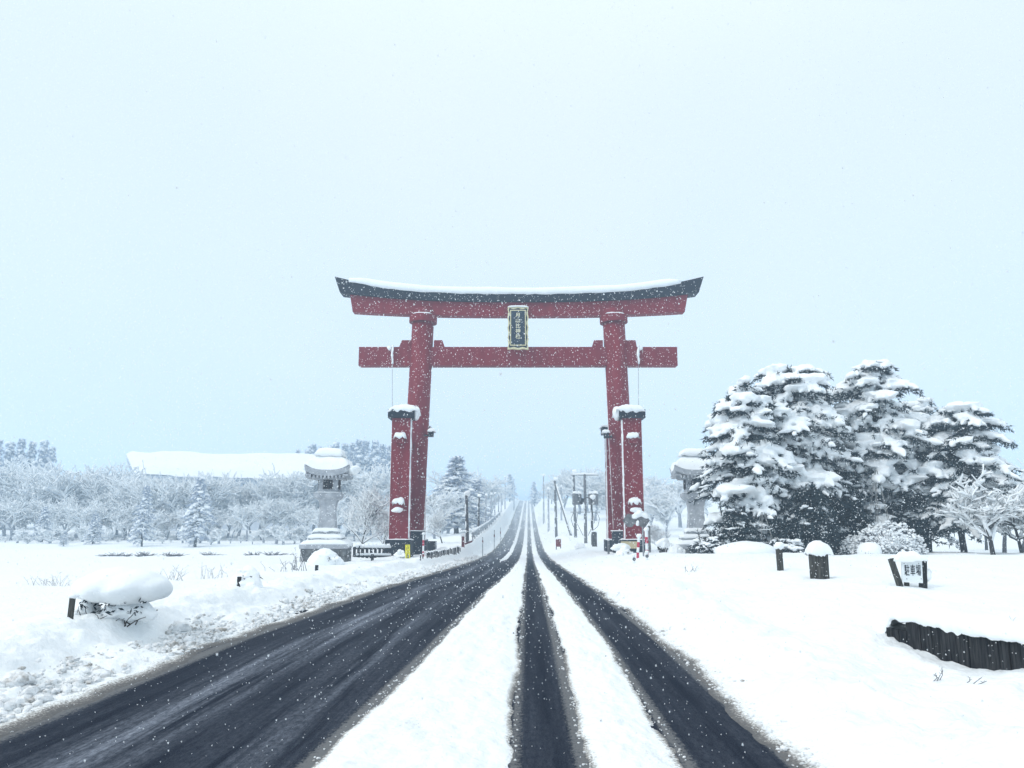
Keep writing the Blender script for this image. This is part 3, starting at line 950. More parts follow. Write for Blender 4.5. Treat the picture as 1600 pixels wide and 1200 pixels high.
    fn = MB().lathe([(12 * s * q2, z(717)), (12 * s * q2, z(713)), (17 * s * q2, z(711.5)), (17 * s * q2, z(709))], 4).build('finial', M_stone, L_)
    MB().pillow((0, 0, z(712)), 44 * s, 44 * s, .42, .10, .10, 6, 18, .12, 0, 6).build('snow', M_snow, fn, True)
    return L_


lantern(513, 48, 878, math.radians(5), 'tall stone lantern with snowy roof standing left of the gate')
lantern(1087, 51, 866, math.radians(-5), 'tall stone lantern half hidden behind the pines right of the gate')

# ------------------------------------------------------------------ trees
UP = np.array([0, 0, 1.0])


def rot_z(v, a):
    c, s = math.cos(a), math.sin(a)
    return np.array([v[0] * c - v[1] * s, v[0] * s + v[1] * c, v[2]])


def pine_meshes(seed, H, rad, base, step=.42, per=6, twigs=9, nee=10, lean=0.0, flat_top=0.25, snow_r=1.0, bare=0.15, nsides=6, nlen=1.0, cover=0.3, shape='round', melt=0):
    """trunk, needle and snow meshes of a snow-laden pine of height H"""
    r = random.Random(seed)
    tr, sn = MB(), MB()
    bend = lambda z: np.array([lean * (z / H) ** 1.5 * H + .12 * math.sin(z * .6 + seed), .12 * math.sin(z * .5 + seed * 2), z])
    zs = np.linspace(-.4, H * .97, 14)
    tr.tube([bend(max(z, 0)) + (0, 0, min(z, 0)) for z in zs], [max(.03, .022 * H * (1 - .9 * max(z, 0) / H)) for z in zs], 8)
    TP, TD, TL = [], [], []

    def tuft(p, d, ln):
        TP.append(p); TD.append(d); TL.append(ln)
    n_b = int((H - base) / step * per * .8)
    ga = r.uniform(0, 6.28)
    for i in range(n_b):
        t = (i + r.random()) / n_b
        t = t ** .92
        z = base + t * (H * .97 - base)
        if shape == 'round':
            wid = rad * (math.sin(math.pi * (.22 + .66 * t)) ** .8) * (1.0 if t < .8 else 1 - (t - .8) * 1.2)
        elif shape == 'flat':
            wid = rad * (.55 + .5 * t) * (1.0 if t < .86 else .75)
        else:
            wid = rad * max(.12, (1 - t) ** .75) * min(1, .6 + 2 * t)
        ga += 2.39996
        az = ga + r.uniform(-.3, .3)
        L = max(.3, wid * r.choice((.5, .75, .9, 1.0, 1.0, 1.1)) * r.uniform(.9, 1.1))
        d = np.array([math.cos(az), math.sin(az), 0])
        p0 = bend(z)
        rise, drp = (r.uniform(.15, .45), r.uniform(.35, .7)) if t < .8 else (r.uniform(.4, .9), r.uniform(.4, .7))
        path = lambda s: p0 + d * L * s + UP * L * (rise * s - drp * s * s)
        tr.tube([path(s) for s in (0, .35, .7, .95)], [.045, .035, .022, .01], 4, False)
        clump = r.random() > bare
        fat = r.choice((.6, .85, 1.0, 1.25, 1.5))
        nt = max(3, int(twigs * (.5 + .5 * L / rad)))
        for j in range(nt + 1):
            s = .22 + .78 * j / nt
            p = path(s)
            last = j == nt
            side = 0 if last else (1 if j % 2 else -1) * r.uniform(.35, 1.25)
            tl = (L * .36 * (1.15 - .5 * s) + .16) * r.uniform(.65, 1.25)
            td = rot_z(d, side)
            dz = r.uniform(-.15, .2); dd = r.uniform(.15, .6)
            tw = lambda q: p + td * tl * q + UP * tl * (dz * q - dd * q * q)
            for m in range(nee):
                q = (m + r.random()) / nee * 1.05
                pp = tw(q)
                tuft(pp + np.array([r.gauss(0, .04), r.gauss(0, .04), r.uniform(-.10, .0)]), td * .8 + UP * r.uniform(-.9, .35), .21 * nlen)
            if clump and r.random() > cover:
                w_ = (.055 + .06 * r.random()) * fat * snow_r
                q0 = r.uniform(-.1, .2); q1 = r.uniform(.75, 1.02)
                qs = np.linspace(q0, q1, 5)
                sn.tube([tw(max(q, 0)) + UP * (w_ * .6) + np.array([r.gauss(0, .03), r.gauss(0, .03), r.gauss(0, .012)]) for q in qs], [w_ * .6, w_ * r.uniform(.9, 1.5), w_ * r.uniform(.8, 1.4), w_ * r.uniform(.5, 1.0), w_ * .15], nsides, True, .8)
        if clump:
            for _ in range(5 if L > rad * .5 else 3):
                w_ = (.07 + .075 * r.random()) * fat * snow_r * (.55 + .45 * L / rad)
                c = path(r.uniform(.4, .9)) + rot_z(d, 1.57) * r.gauss(0, .14 * L)
                sn.blob(c + UP * w_ * .7, (w_ * r.uniform(1.3, 2.6), w_ * r.uniform(1.3, 2.6), w_ * r.uniform(.6, 1.0)), r.randrange(10 ** 6), 2 if nsides > 4 else 1, .22, 2.4)
    # leader shoots at the very top
    for _ in range(9):
        p = bend(H * .95) + np.array([r.gauss(0, .25), r.gauss(0, .25), -.1])
        q = np.array([r.gauss(0, .35), r.gauss(0, .35), 1.0])
        tr.tube([p, p + q * .45], [.02, .008], 4, False)
        for m in range(9):
            tuft(p + q * .45 * r.random(), q, .18)
    rg = np.random.default_rng(seed)
    TP, TD, TL = np.repeat(np.array(TP), 3, 0), np.repeat(np.array(TD), 3, 0), np.repeat(np.array(TL), 3)
    n = len(TP)
    q = TD + rg.normal(size=(n, 3)) * np.array([.6, .6, .45]) + np.array([0, 0, -.1])
    q /= np.linalg.norm(q, axis=1)[:, None] + 1e-6
    w = np.cross(q, rg.normal(size=(n, 3)))
    w *= (.027 * nlen / (np.linalg.norm(w, axis=1) + 1e-6))[:, None]
    tv = np.stack([TP - w, TP + w, TP + q * (TL * rg.uniform(.7, 1.35, n))[:, None]], 1).reshape(-1, 3)
    nm = np_mesh('crown', tv, np.arange(len(tv)).reshape(-1, 3))
    return tr.mesh('trunk', True), nm, (sn.fuse('snow', melt, 1) if melt else sn.mesh('snow', True))


def put_tree(name, label, cat, loc, rz, meshes, group=None, scale=(1, 1, 1), mats=None):
    t = thing(name, label, cat, loc, rz, group)
    t.scale = scale
    for nm, me, m in zip(('trunk', 'crown', 'snow'), meshes, mats or (M_bark, M_needle, M_snow)):
        c = link(nm, me, m, t)
        if nm != 'trunk': c['kind'] = 'stuff'
    return t


def bare_meshes(seed, H, spread=.45, levels=4, kids=(6, 5, 4, 3), trunk_h=.28, snow=1.0, thick=1.0, up=.35):
    """bare deciduous tree: limbs, fine twigs, and the snow that lies along each of them"""
    r = random.Random(seed)
    big, fine, sn = MB(), MB(), MB()

    def limb(p, d, L, rad, lev):
        pts = [np.array(p)]
        dd = np.array(d)
        nseg = 4 if lev == 0 else (3 if lev < 3 else 2)
        for _ in range(nseg):
            dd = dd + np.array([r.gauss(0, .16), r.gauss(0, .16), r.gauss(.05 if lev < 3 else -.05, .12)])
            dd /= np.linalg.norm(dd)
            pts.append(pts[-1] + dd * L / nseg)
        rr = np.linspace(rad, rad * .55, len(pts))
        (big if lev < 2 else fine).tube(pts, rr, 6 if lev < 2 else 3, False)
        w = max(rad * .75, .022) * snow
        if lev > 0:
            ss = [w * r.uniform(.7, 1.3) for _ in pts]
            sn.tube([q + UP * (rad * .7 + w * .5) for q in pts], ss, 4 if lev < 3 else 3, lev < 3)
        if lev < levels:
            n = kids[min(lev, len(kids) - 1)]
            for i in range(n):
                s = r.uniform(.35, 1.0) if lev else r.uniform(trunk_h / max(.01, 1) + .25, 1.0)
                k = min(int(s * nseg), nseg - 1)
                q = pts[k] + (pts[k + 1] - pts[k]) * (s * nseg - k)
                az = r.uniform(0, 6.283)
                side = np.array([math.cos(az), math.sin(az), r.uniform(-.1, up * 2)])
                nd = dd * r.uniform(.25, .7) + side * r.uniform(.6, 1.0)
                nd /= np.linalg.norm(nd)
                limb(q, nd, L * r.uniform(.5, .78), max(rad * r.uniform(.4, .6), .012 * thick), lev + 1)
    limb((0, 0, -.2), (r.gauss(0, .08), r.gauss(0, .08), 1), H * spread, .028 * H * thick, 0)
    return big.mesh('trunk', True), fine.mesh('crown'), sn.mesh('snow', True)


B_MATS = (M_bark, M_twig, M_snow)


def top_h(px, py, Y, g):
    return P(px, py, Y).z - g


# --- the pines on the right
PX = [
    # px, Y, top y, radius, crown base, seed, lean, shape, label
    (1248, 42.0, 574, 2.85, 1.3, 101, 0.00, 'round', 'tallest broad round-headed snowy pine above the bamboo rope frame'),
    (1170, 40.0, 606, 2.05, 0.5, 102, 0.0, 'round', 'dense snowy pine branched to the ground, nearest the right lantern'),
    (1376, 43.0, 568, 2.6, 1.0, 103, 0.01, 'round', 'upright snowy pine in the middle of the right grove'),
    (1503, 41.5, 636, 2.45, 1.2, 104, 0.03, 'round', 'lowest round-headed pine with a bare lower trunk at the right end of the grove'),
    (1302, 47.0, 610, 2.7, 1.2, 105, 0.00, 'round', 'rear snowy pine squeezed between the two tallest pines'),
    (1446, 48.0, 628, 2.6, 1.2, 106, 0.00, 'round', 'rear snowy pine filling the gap beside the lowest one'),
]
for px, Y, ty, rad_, cb_, sd, ln, shp, lab in PX:
    g = at(px, Y)
    H = top_h(px, ty, Y, g.z) / .99
    rear = Y > 46
    ms = pine_meshes(sd, H, rad_, cb_, .34 if not rear else .5, 6, 9 if not rear else 7, 14 if not rear else 9, ln, .2, 1.8, .04, 6, 1.0, .10, shp, 0 if rear else .062)
    put_tree('pine_tree', lab, 'tree', g, 0.0, ms, 'snow-laden pines on the right')
# dark columnar evergreens below the pines, hardly any snow on them
for i, (px, Y, ty, rad_, lab) in enumerate((
        (1262, 38.5, 765, .98, 'dark columnar evergreen almost free of snow under the tallest pine'),
        (1205, 39.0, 790, 1.05, 'dark shaded evergreen behind the bamboo rope frame'),
        (1322, 40.5, 775, .85, 'small dark evergreen between the two tallest pines'),
        (1150, 38.2, 800, 1.0, 'low dark evergreen under the pine nearest the lantern'),
        (1415, 42.0, 775, 1.2, 'dark low evergreen under the upright middle pine'))):
    g = at(px, Y)
    ms = pine_meshes(200 + i, top_h(px, ty, Y, g.z), rad_, .05, .16, 7, 4, 12, 0, .3, .55, .8, 5, .9, .7, 'round')
    put_tree('evergreen_shrub', lab, 'shrub', g, 0, ms, 'dark evergreens under the pines')
# spreading juniper and low snowy shrubs at their feet
for i, (px, Y, w_, h_, lab) in enumerate((
        (1112, 37.5, 1.1, .75, 'low spreading dark juniper dusted with snow beside the right lantern'),
        (1215, 37.0, .9, .6, 'low snow-dusted bush in front of the bamboo frame'))):
    g = at(px, Y)
    ms = pine_meshes(220 + i, h_, w_, .05, .10, 7, 5, 9, 0, .5, .6, .25, 5, .75, .2, 'round')
    put_tree('low_shrub', lab, 'shrub', g, 0, ms, 'low shrubs at the feet of the pines')


def snowy_bush(name, px, Y, w_, h_, seed, label, dense=1.0, cat='bush', group=None):
    """round bush: a tangle of twigs with snow on each twig"""
    g = at(px, Y)
    r = random.Random(seed)
    t = thing(name, label, cat, g, 0, group)
    st, sn = MB(), MB()
    for i in range(int(420 * dense)):
        az, el = r.uniform(0, 6.283), math.asin(r.uniform(.05, 1))
        d = np.array([math.cos(az) * math.cos(el) * w_, math.sin(az) * math.cos(el) * w_, math.sin(el) * h_])
        p = d * r.uniform(.55, .85); q = d * r.uniform(.9, 1.1) + np.array([r.gauss(0, .06), r.gauss(0, .06), r.gauss(0, .06)])
        st.tube([p, q], [.016, .008], 3, False)
        rr = r.uniform(.025, .06)
        sn.blob(q + UP * .02, (rr * 1.5, rr * 1.5, rr), r.randrange(10 ** 6), 1, .2)
    for i in range(8):
        az = i * .785
        st.tube([(0, 0, -.1), (math.cos(az) * w_ * .4, math.sin(az) * w_ * .4, h_ * .5), (math.cos(az) * w_ * .75, math.sin(az) * w_ * .75, h_ * .7)], [.04, .03, .015], 4, False)
    st.build('twigs', M_twig, t)['kind'] = 'stuff'
    sn.blob((0, 0, h_ * .40), (w_ * .72, w_ * .72, h_ * .5), seed, 3, .1)
    sn.build('snow', M_snow, t, True)
    return t


snowy_bush('round_bush', 1385, 37.5, 1.5, 1.35, 31, 'big round bush white with snow under the upright middle pine', 2.2)
snowy_bush('round_bush', 1335, 38.5, .75, .8, 32, 'small round snowy bush beside the big round one', 1.0)
for px, Y, w_, h_, lab in ((1165, 36.5, 1.4, .42, 'smooth low snow-buried bush left of the grey post'), (1355, 36.5, .55, .42, 'small smooth snow mound below the round bush')):
    g = at(px, Y)
    t = thing('snow_buried_bush', lab, 'bush', g)
    MB().blob((0, 0, h_ * .3), (w_, w_ * .8, h_), int(px), 3, .08, 1.6).build('snow', M_snow, t, True)
    m_ = MB()
    for i in range(26):
        a = R.uniform(3.3, 6.1)
        m_.tube([(math.cos(a) * w_ * .8, math.sin(a) * w_ * .7, -.05), (math.cos(a) * w_ * 1.0, math.sin(a) * w_ * .85, R.uniform(.05, .18))], [.02, .008], 3, False)
    m_.build('twigs', M_twig, t)

# bare snow-lined tree at the right edge
for px, Y, ty, sd, lab, sp in ((1545, 36.5, 700, 301, 'bare tree with snow-lined spreading branches at the right edge', .40), (1590, 38, 735, 302, 'second bare snow-lined tree leaning out of the right edge', .42)):
    g = at(px, Y)
    ms = bare_meshes(sd, top_h(px, ty, Y, g.z), sp, 4, (8, 6, 5, 3), .1, 2.3, .8, .4)
    put_tree('bare_tree', lab, 'tree', g, R.uniform(0, 6), ms, None, (1, 1, 1), B_MATS)

# bamboo frames that prop the pines
for px, Y, ty, hw_, lab in ((1192, 37.6, 800, .55, 'bamboo rope frame under the dark evergreen'), (1374, 40.3, 735, .6, 'tall bamboo frame propping the upright middle pine')):
    g = at(px, Y)
    H = top_h(px, ty, Y, g.z)
    t = thing('bamboo_frame', lab, 'tree support', g)
    for i in range(5):
        a = i * 1.2566 + .3
        MB().tube([(math.cos(a) * hw_ * 1.3, math.sin(a) * hw_ * 1.3, -.1), (math.cos(a) * .06, math.sin(a) * .06, H)], .017, 6).build('pole', M_rope, t)
    for f_ in (.28, .58):
        k = hw_ * 1.3 * (1 - f_) + .05
        MB().tube([(math.cos(i * 1.2566 + .3) * k, math.sin(i * 1.2566 + .3) * k, H * f_) for i in range(6)], .016, 5).build('rope', M_snow, t)

# ------------------------------------------------------------------ woods in the distance
near_bare = [bare_meshes(460 + i, 10, .46, 4, (8, 6, 5, 3), .05, 2.4, .62, .75) for i in range(2)]
F_MATS = {(True, True): (M_bark, M_hazed_needle, M_snow), (True, False): (M_bark, M_needle, M_snow), (False, True): (M_hazed_bark, M_hazed_twig, M_snow), (False, False): (M_bark, M_twig, M_snow)}  # second key: far trees take the colours with haze painted in
far_bare = [bare_meshes(400 + i, 10, .42, 4, (8, 6, 5, 3), .05, 2.8, .8, .5) for i in range(3)]
far_pine = [pine_meshes(420 + i, 10, 2.7, .8, .55, 6, 6, 6, 0, .2, 1.7, .05, 4, 1.7, .15, 'cone') for i in range(3)]
shrub_m = [bare_meshes(440 + i, 10, .30, 4, (9, 5, 5, 3), .0, 3.4, 1.5, .25) for i in range(2)]


def mesh_top(ms):
    z = 0
    for me in ms:
        a = np.zeros(len(me.vertices) * 3, np.float32); me.vertices.foreach_get('co', a); z = max(z, a[2::3].max())
    return float(z)


TOPS = {id(ms[0]): mesh_top(ms) for ms in far_bare + far_pine + shrub_m + near_bare}


def plant(kind, px, Y, ty, label, group, wide=1.0):
    g = at(px, Y)
    ms = {'pine': far_pine, 'bare': far_bare if Y > 95 else near_bare, 'shrub': shrub_m}[kind]
    ms = ms[R.randrange(len(ms))]
    s = max(.15, top_h(px, ty, Y, g.z) / TOPS[id(ms[0])])
    nm, cat = {'pine': ('conifer', 'tree'), 'bare': ('bare_tree', 'tree'), 'shrub': ('thicket_shrub', 'shrub')}[kind]
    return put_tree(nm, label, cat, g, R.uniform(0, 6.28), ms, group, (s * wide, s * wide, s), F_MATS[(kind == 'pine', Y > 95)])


GW = 'snowy wood beyond the left field'


def wood_top(px):
    return float(np.interp(px, [-60, 0, 80, 190, 230, 330, 360, 420, 470, 520, 620], [718, 718, 724, 726, 744, 742, 734, 746, 732, 732, 728]))


px = -55
while px < 615:
    Y = R.uniform(136, 150)
    plant('bare', px, Y, wood_top(px) + R.uniform(-12, 18), 'snow-laden bare tree in the dense wood beyond the left field', GW, R.uniform(.8, 1.05))
    px += R.uniform(13, 20)
px = -50
while px < 600:
    plant('bare', px, R.uniform(122, 132), R.uniform(768, 800), 'shorter snow-laden bare tree along the front of the left wood', GW + ', front row', R.uniform(.9, 1.2))
    px += R.uniform(15, 26)
for px in (205, 224, 243, 262, 281, 300, 322):
    plant('bare', px, R.uniform(130, 136), R.uniform(729, 743), 'snow-laden bare tree hiding the wall of the long hall', 'trees before the hall wall', R.uniform(.85, 1.05))
px = -50
while px < 480:
    plant('shrub', px, R.uniform(112, 120), R.uniform(815, 842), 'snowy thicket shrub along the edge of the left field', 'thicket along the left field', R.uniform(.9, 1.3))
    px += R.uniform(11, 20)
for px, Y, ty, w_, lab in ((310, 108, 745, .95, 'bright snow-covered conifer with drooping tiers before the left wood'), (226, 110, 758, .8, 'narrow snow-covered conifer before the left wood, below the hall roof'), (150, 112, 800, 1.1, 'small squat snowy conifer before the left wood'), (105, 108, 830, 1.3, 'low snowy conifer at the far left field edge'), (70, 118, 790, 1.0, 'snowy conifer left of the squat one in the left wood')):
    plant('pine', px, Y, ty, lab, None, w_)
for px in (4, 22, 40, 58, 70, -14):
    plant('pine', px, R.uniform(165, 180), R.uniform(684, 700), 'tall misty conifer rising behind the far left wood', 'misty conifers at far left', R.uniform(.6, .8))
px = 425
while px < 625:
    plant('pine', px, R.uniform(205, 240), float(np.interp(px, [425, 470, 540, 620], [712, 698, 688, 686])) + R.uniform(-4, 8), 'misty conifer on the skyline behind the left lantern', 'misty conifers behind the left lantern', R.uniform(.55, .85))
    px += R.uniform(9, 14)
# trees near the gate and along the road
for kind, px, Y, ty, w_, lab in (
        ('bare', 567, 62, 752, 1.0, 'bare snow-lined tree between the left lantern and the gate'),
        ('bare', 600, 68, 790, 1.0, 'small bare snowy tree just left of the gate'),
        ('bare', 692, 84, 792, 1.15, 'small bare snowy tree just inside the left pillar'),
        ('pine', 712, 118, 712, 1.5, 'large layered snow-covered pine seen through the gate at left'),
        ('pine', 745, 140, 748, 1.4, 'smaller snow-covered pine behind the thin poles at left'),
        ('bare', 680, 110, 760, 1.1, 'snowy bare tree right beside the left pillar, far behind'),
        ('bare', 730, 128, 770, 1.2, 'snowy bare tree behind the first thin pole'),
        ('bare', 768, 205, 762, 1.2, 'faint snowy tree by the farthest left poles'),
        ('bare', 785, 260, 755, 1.0, 'very faint snowy tree left of the vanishing road'),
        ('bare', 862, 240, 752, 1.1, 'very faint snowy tree right of the vanishing road'),
        ('bare', 880, 190, 728, 1.2, 'faint snowy tree behind the leaning stay pole'),
        ('bare', 905, 170, 730, 1.2, 'misty snowy tree behind the transformer pole'),
        ('bare', 930, 150, 738, 1.2, 'misty snowy tree inside the right pillar'),
        ('bare', 952, 150, 745, 1.2, 'misty snowy tree hidden mostly by the right pillar'),
        ('bare', 845, 330, 765, 1.0, 'nearly invisible snowy tree at the road summit'),
        ('bare', 700, 150, 728, 1.1, 'tall pale tree between the left pillar and the layered pine'),
        ('bare', 722, 175, 726, 1.1, 'tall pale tree rising behind the layered pine'),
        ('bare', 752, 185, 738, 1.1, 'pale tree above the third thin pole'),
        ('pine', 797, 300, 740, 1.0, 'ghostly conifer beside the vanishing road on its left'),
        ('pine', 835, 310, 752, 1.0, 'ghostly conifer beside the vanishing road on its right'),
        ('bare', 868, 200, 738, 1.1, 'pale tree above the thin snowy utility pole'),
        ('bare', 918, 185, 728, 1.2, 'pale tall tree directly behind the drum transformers'),
        ('bare', 942, 195, 726, 1.2, 'pale tall tree beside the inner edge of the right pillar'),
        ('bare', 1030, 160, 735, 1.2, 'pale tall tree far behind the striped snow poles'),
        ('bare', 1012, 120, 745, 1.3, 'snowy tree just right of the right pillar'),
        ('bare', 1040, 105, 765, 1.2, 'snowy tree between the right pillar and right lantern'),
        ('bare', 1062, 130, 742, 1.3, 'snowy tree behind the right lantern'),
        ('bare', 1028, 72, 815, 1.2, 'small bare snowy tree behind the striped snow poles'),
        ('bare', 1110, 140, 740, 1.3, 'snowy tree behind the right lantern roof'),
        ('bare', 1562, 62, 722, 1.2, 'pale snowy tree filling the gap behind the lowest pine'),
        ('bare', 1535, 75, 735, 1.2, 'pale snowy tree glimpsed behind the bare lower trunk'),
        ('bare', 1590, 70, 715, 1.3, 'pale snowy tree behind the right edge of the grove')):
    plant(kind, px, Y, ty, lab, None, w_)

# ------------------------------------------------------------------ the big hall behind the wood
HY = 158
hall = thing('hall', 'long hall with a huge snow-covered roof behind the left wood', 'building', (0, 0, 0))
ra, rb2 = P(197, 711, HY + 8), P(505, 716, HY + 8)
ea, eb = P(213, 742, HY), P(520, 752, HY)
gz = G(-60, HY)
V = [ra, rb2, eb, ea]
ra2, rb3 = P(181, 737, HY + 16), Vector((eb.x, HY + 16, eb.z))
ea_b = Vector((ra.x - 2.0, HY + 16, ea.z))
th = .35
pts = [Vector(v) for v in (ra, rb2, eb, ea)] + [Vector(v) - Vector((0, 0, th)) for v in (ra, rb2, eb, ea)]
back = [Vector(ra), Vector(rb2), Vector((rb2.x, HY + 16, eb.z)), ea_b]
pts2 = back + [v - Vector((0, 0, th)) for v in back]
QF = [(0, 1, 2), (0, 2, 3), (4, 6, 5), (4, 7, 6), (0, 4, 1), (1, 4, 5), (1, 5, 2), (2, 5, 6), (2, 6, 3), (3, 6, 7), (3, 7, 0), (0, 7, 4)]
rf = MB().add(pts, QF).add(pts2, QF).build('roof', M_roofwall, hall)
n1, n2 = 60, 8
Vs, Fs = [], []
for i in range(n1):
    for j in range(n2):
        u, v = i / (n1 - 1), j / (n2 - 1)
        q = (ra * (1 - u) + rb2 * u) * (1 - v) + (ea * (1 - u) + eb * u) * v
        edge = min(1, min(i, n1 - 1 - i) / 1.5, (n2 - 1 - j) / .8 + .1)
        Vs.append((q.x, q.y - .3 * v, q.z + .75 * edge + .22 * float(fbm(np.array([u * 9]), np.array([v * 2.5]), 77)[0])))
for i in range(n1 - 1):
    for j in range(n2 - 1):
        a = i * n2 + j
        Fs += [(a, a + 1, a + n2), (a + 1, a + n2 + 1, a + n2)]
MB().add(Vs, Fs).build('snow', M_snow, rf, True)
x0, x1 = ea.x + 1.2, eb.x - 1
MB().box(((x0 + x1) / 2, HY + 8, (ea.z + gz) / 2 - .4), (x1 - x0, 14, ea.z - gz)).build('wall', M_roofwall, hall)
for i in range(10):
    wx = x0 + (i + .6) * (x1 - x0) / 10
    wd = MB().box((wx, HY + .95, ea.z - 2.6), (1.8, .12, 1.4)).build('window', M_dark, hall)
    MB().box((wx, HY + .88, ea.z - 2.6), (.08, .06, 1.4)).build('mullion', M_metal, wd)
MB().prism([(0, 0), (14, 0), (7, ra.z - ea.z - .3)], -.1, .1).build('gable', M_roofwall, hall)
hall.children[-1].location = (x0 + .05, HY + 1, ea.z - .4); hall.children[-1].rotation_euler = (0, 0, math.pi / 2)

# ------------------------------------------------------------------ poles along the road
def pole(name, px, Y, ty, rad, label, m=M_pole, lean_px=0.0, snow_top=True, group='poles along the road', extra=None, by=None):
    g = at(px, Y)
    if by: g.z = min(g.z, P(px, by, Y).z)
    H = top_h(px, ty, Y, g.z)
    if Y > 120: m = M_hazed_pole  # far poles take the paler colour that paints in haze
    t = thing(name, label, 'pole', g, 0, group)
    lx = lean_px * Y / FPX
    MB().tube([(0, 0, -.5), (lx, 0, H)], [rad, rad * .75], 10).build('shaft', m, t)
    if snow_top:
        MB().blob((lx + rad * .5, 0, H + .05), (rad * 1.7, rad * 1.6, rad * 1.5), int(px), 2, .12).build('snow', M_snow, t, True)
    sn = MB()
    for k in range(5):
        f_ = R.uniform(.2, .95)
        sn.blob((lx * f_ - rad * .6, -rad * .6, H * f_), (rad * .45, rad * .45, rad * R.uniform(.6, 2.4)), k + int(px), 1, .2)
    sn.build('snow', M_snow, t, True)['kind'] = 'stuff'
    if extra: extra(t, H, lx)
    return t


def transformer(t, H, lx):
    MB().box((0, 0, H - .1), (3.4, .14, .12)).build('cross_arm', M_metal, t)
    MB().pillow((0, 0, H - .04), 3.4, .2, .16, .03, .03, 3, 12).build('snow', M_snow, t, True)
    MB().box((0, 0, H - 4.6), (3.6, .12, .1)).build('cross_arm', M_metal, t)
    for sx_ in (-1, 1):
        for k in range(2):
            tr_ = MB().tube([(sx_ * (.75 + .5 * k), -.3 * k, H - 3.7), (sx_ * (.75 + .5 * k), -.3 * k, H - 2.35)], .34, 14).build('transformer', M_pole, t)
            MB().pillow((sx_ * (.75 + .5 * k), -.3 * k, H - 2.35), .6, .6, .26, .04, .06, k, 10).build('snow', M_snow, tr_, True)
        MB().tube([(sx_ * 1.4, 0, H - 4.6), (sx_ * 1.75, .1, H - 5.4), (sx_ * 1.5, 0, H - 6.3), (sx_ * .9, 0, H - 6.8)], .03, 5).build('cable', M_dark, t)
        MB().tube([(sx_ * .9, 0, H - 4.6), (sx_ * 1.1, .1, H - 5.8), (sx_ * .3, 0, H - 7.4)], .03, 5).build('cable', M_dark, t)
    for k, x in enumerate((-1.5, -.8, .8, 1.5)):
        MB().tube([(x, 0, H - .05), (x, 0, H + .22)], .06, 6).build('insulator', M_white, t)


def lamp_head(t, H, lx):
    MB().tube([(0, 0, H - .2), (-.5, 0, H + .05), (-1.0, 0, H - .1)], .05, 6).build('arm', M_poledark, t)
    lh = MB().box((-1.1, 0, H - .35), (.35, .3, .65), 0, 0, .4).build('lamp_head', M_dark, t)
    MB().blob((.1, 0, H + .1), (.34, .3, .28), 3, 2, .1).build('snow', M_snow, t, True)


pole('utility_pole', 914.5, 95, 741, .21, 'utility pole with cross arms and drum transformers right of the road', M_pole, 0, False, 'poles along the road', transformer)
pole('street_lamp', 925, 88, 778, .15, 'short brown lamp post with snow-capped head beside the transformer pole', M_poledark, -.6, False, 'poles along the road', lamp_head)
pole('utility_pole', 899, 106, 738, .21, 'plain tall utility pole just left of the transformer pole', M_pole, -2.0)
pole('utility_pole', 869, 116, 749, .22, 'utility pole with large snow lump on top beside the leaning stay', M_pole, -1.5, True)
pole('utility_pole', 857, 140, 764, .19, 'thin snowy utility pole second from the vanishing road at right', M_pole, 0)
pole('utility_pole', 849.5, 172, 743, .2, 'faint tall utility pole nearest the vanishing road at right', M_pole, 0)
pole('utility_pole', 877, 150, 760, .18, 'faint utility pole behind the leaning stay', M_pole, 0)
g1 = at(893, 110)
st_ = thing('stay_pole', 'long leaning stay pole propping the snow-topped utility pole', 'pole', g1)
tp = P(868, 758, 116) - g1
MB().tube([(0, 0, -.4), tp], [.17, .14], 10).build('shaft', M_pole, st_)
MB().tube([Vector((0, 0, .2)) + Vector((-.07, 0, .1)), tp + Vector((.1, 0, .12))], [.12, .1], 6).build('snow', M_snow, st_, True)
lp = [(731, 80, 772, .2, 'dark brown nearest post of the left row of thin poles', M_poledark, -2.5),
      (748, 104, 775, .17, 'second post of the left row of thin poles', M_poledark, 0), (759, 124, 774, .16, 'third post of the left row of thin poles', M_pole, 0),
      (767, 144, 772, .16, 'fourth post of the left row of thin poles', M_pole, 0), (773, 160, 771, .16, 'fifth post of the left row of thin poles', M_pole, 0),
      (779, 182, 772, .16, 'sixth post of the left row of thin poles', M_pole, 0), (783, 200, 770, .16, 'faint seventh post of the left row of thin poles', M_pole, 0),
      (789, 215, 745, .2, 'faint tall utility pole left of the vanishing road', M_pole, 0), (803, 270, 747, .2, 'fainter utility pole at the top of the road', M_pole, 0)]
for px, Y, ty, rd, lab, m, ln in lp:
    pole('road_pole' if ty > 760 else 'utility_pole', px, Y, ty, rd, lab, m, ln)

# guard rail climbing beside the road on the left
gr = thing('guard_rail', 'grey guard rail climbing along the left side of the far road', 'guard rail', (0, 0, 0))
gp = []
for px, Y in zip(np.linspace(739, 781, 14), np.geomspace(84, 176, 14)):
    p = at(px, Y); gp.append(p)
for k, p in enumerate(gp):
    MB().box((p.x, p.y, p.z + .3), (.14, .14, 1.0)).build('post', M_metal, gr)
for dz, h_ in ((.75, .16), (.45, .14)):
    MB().tube([(p.x, p.y, p.z + dz) for p in gp], h_, 6, True, 1.0).build('rail', M_metal, gr)
MB().tube([(p.x, p.y, p.z + .95) for p in gp], .12, 6).build('snow', M_snow, gr, True)

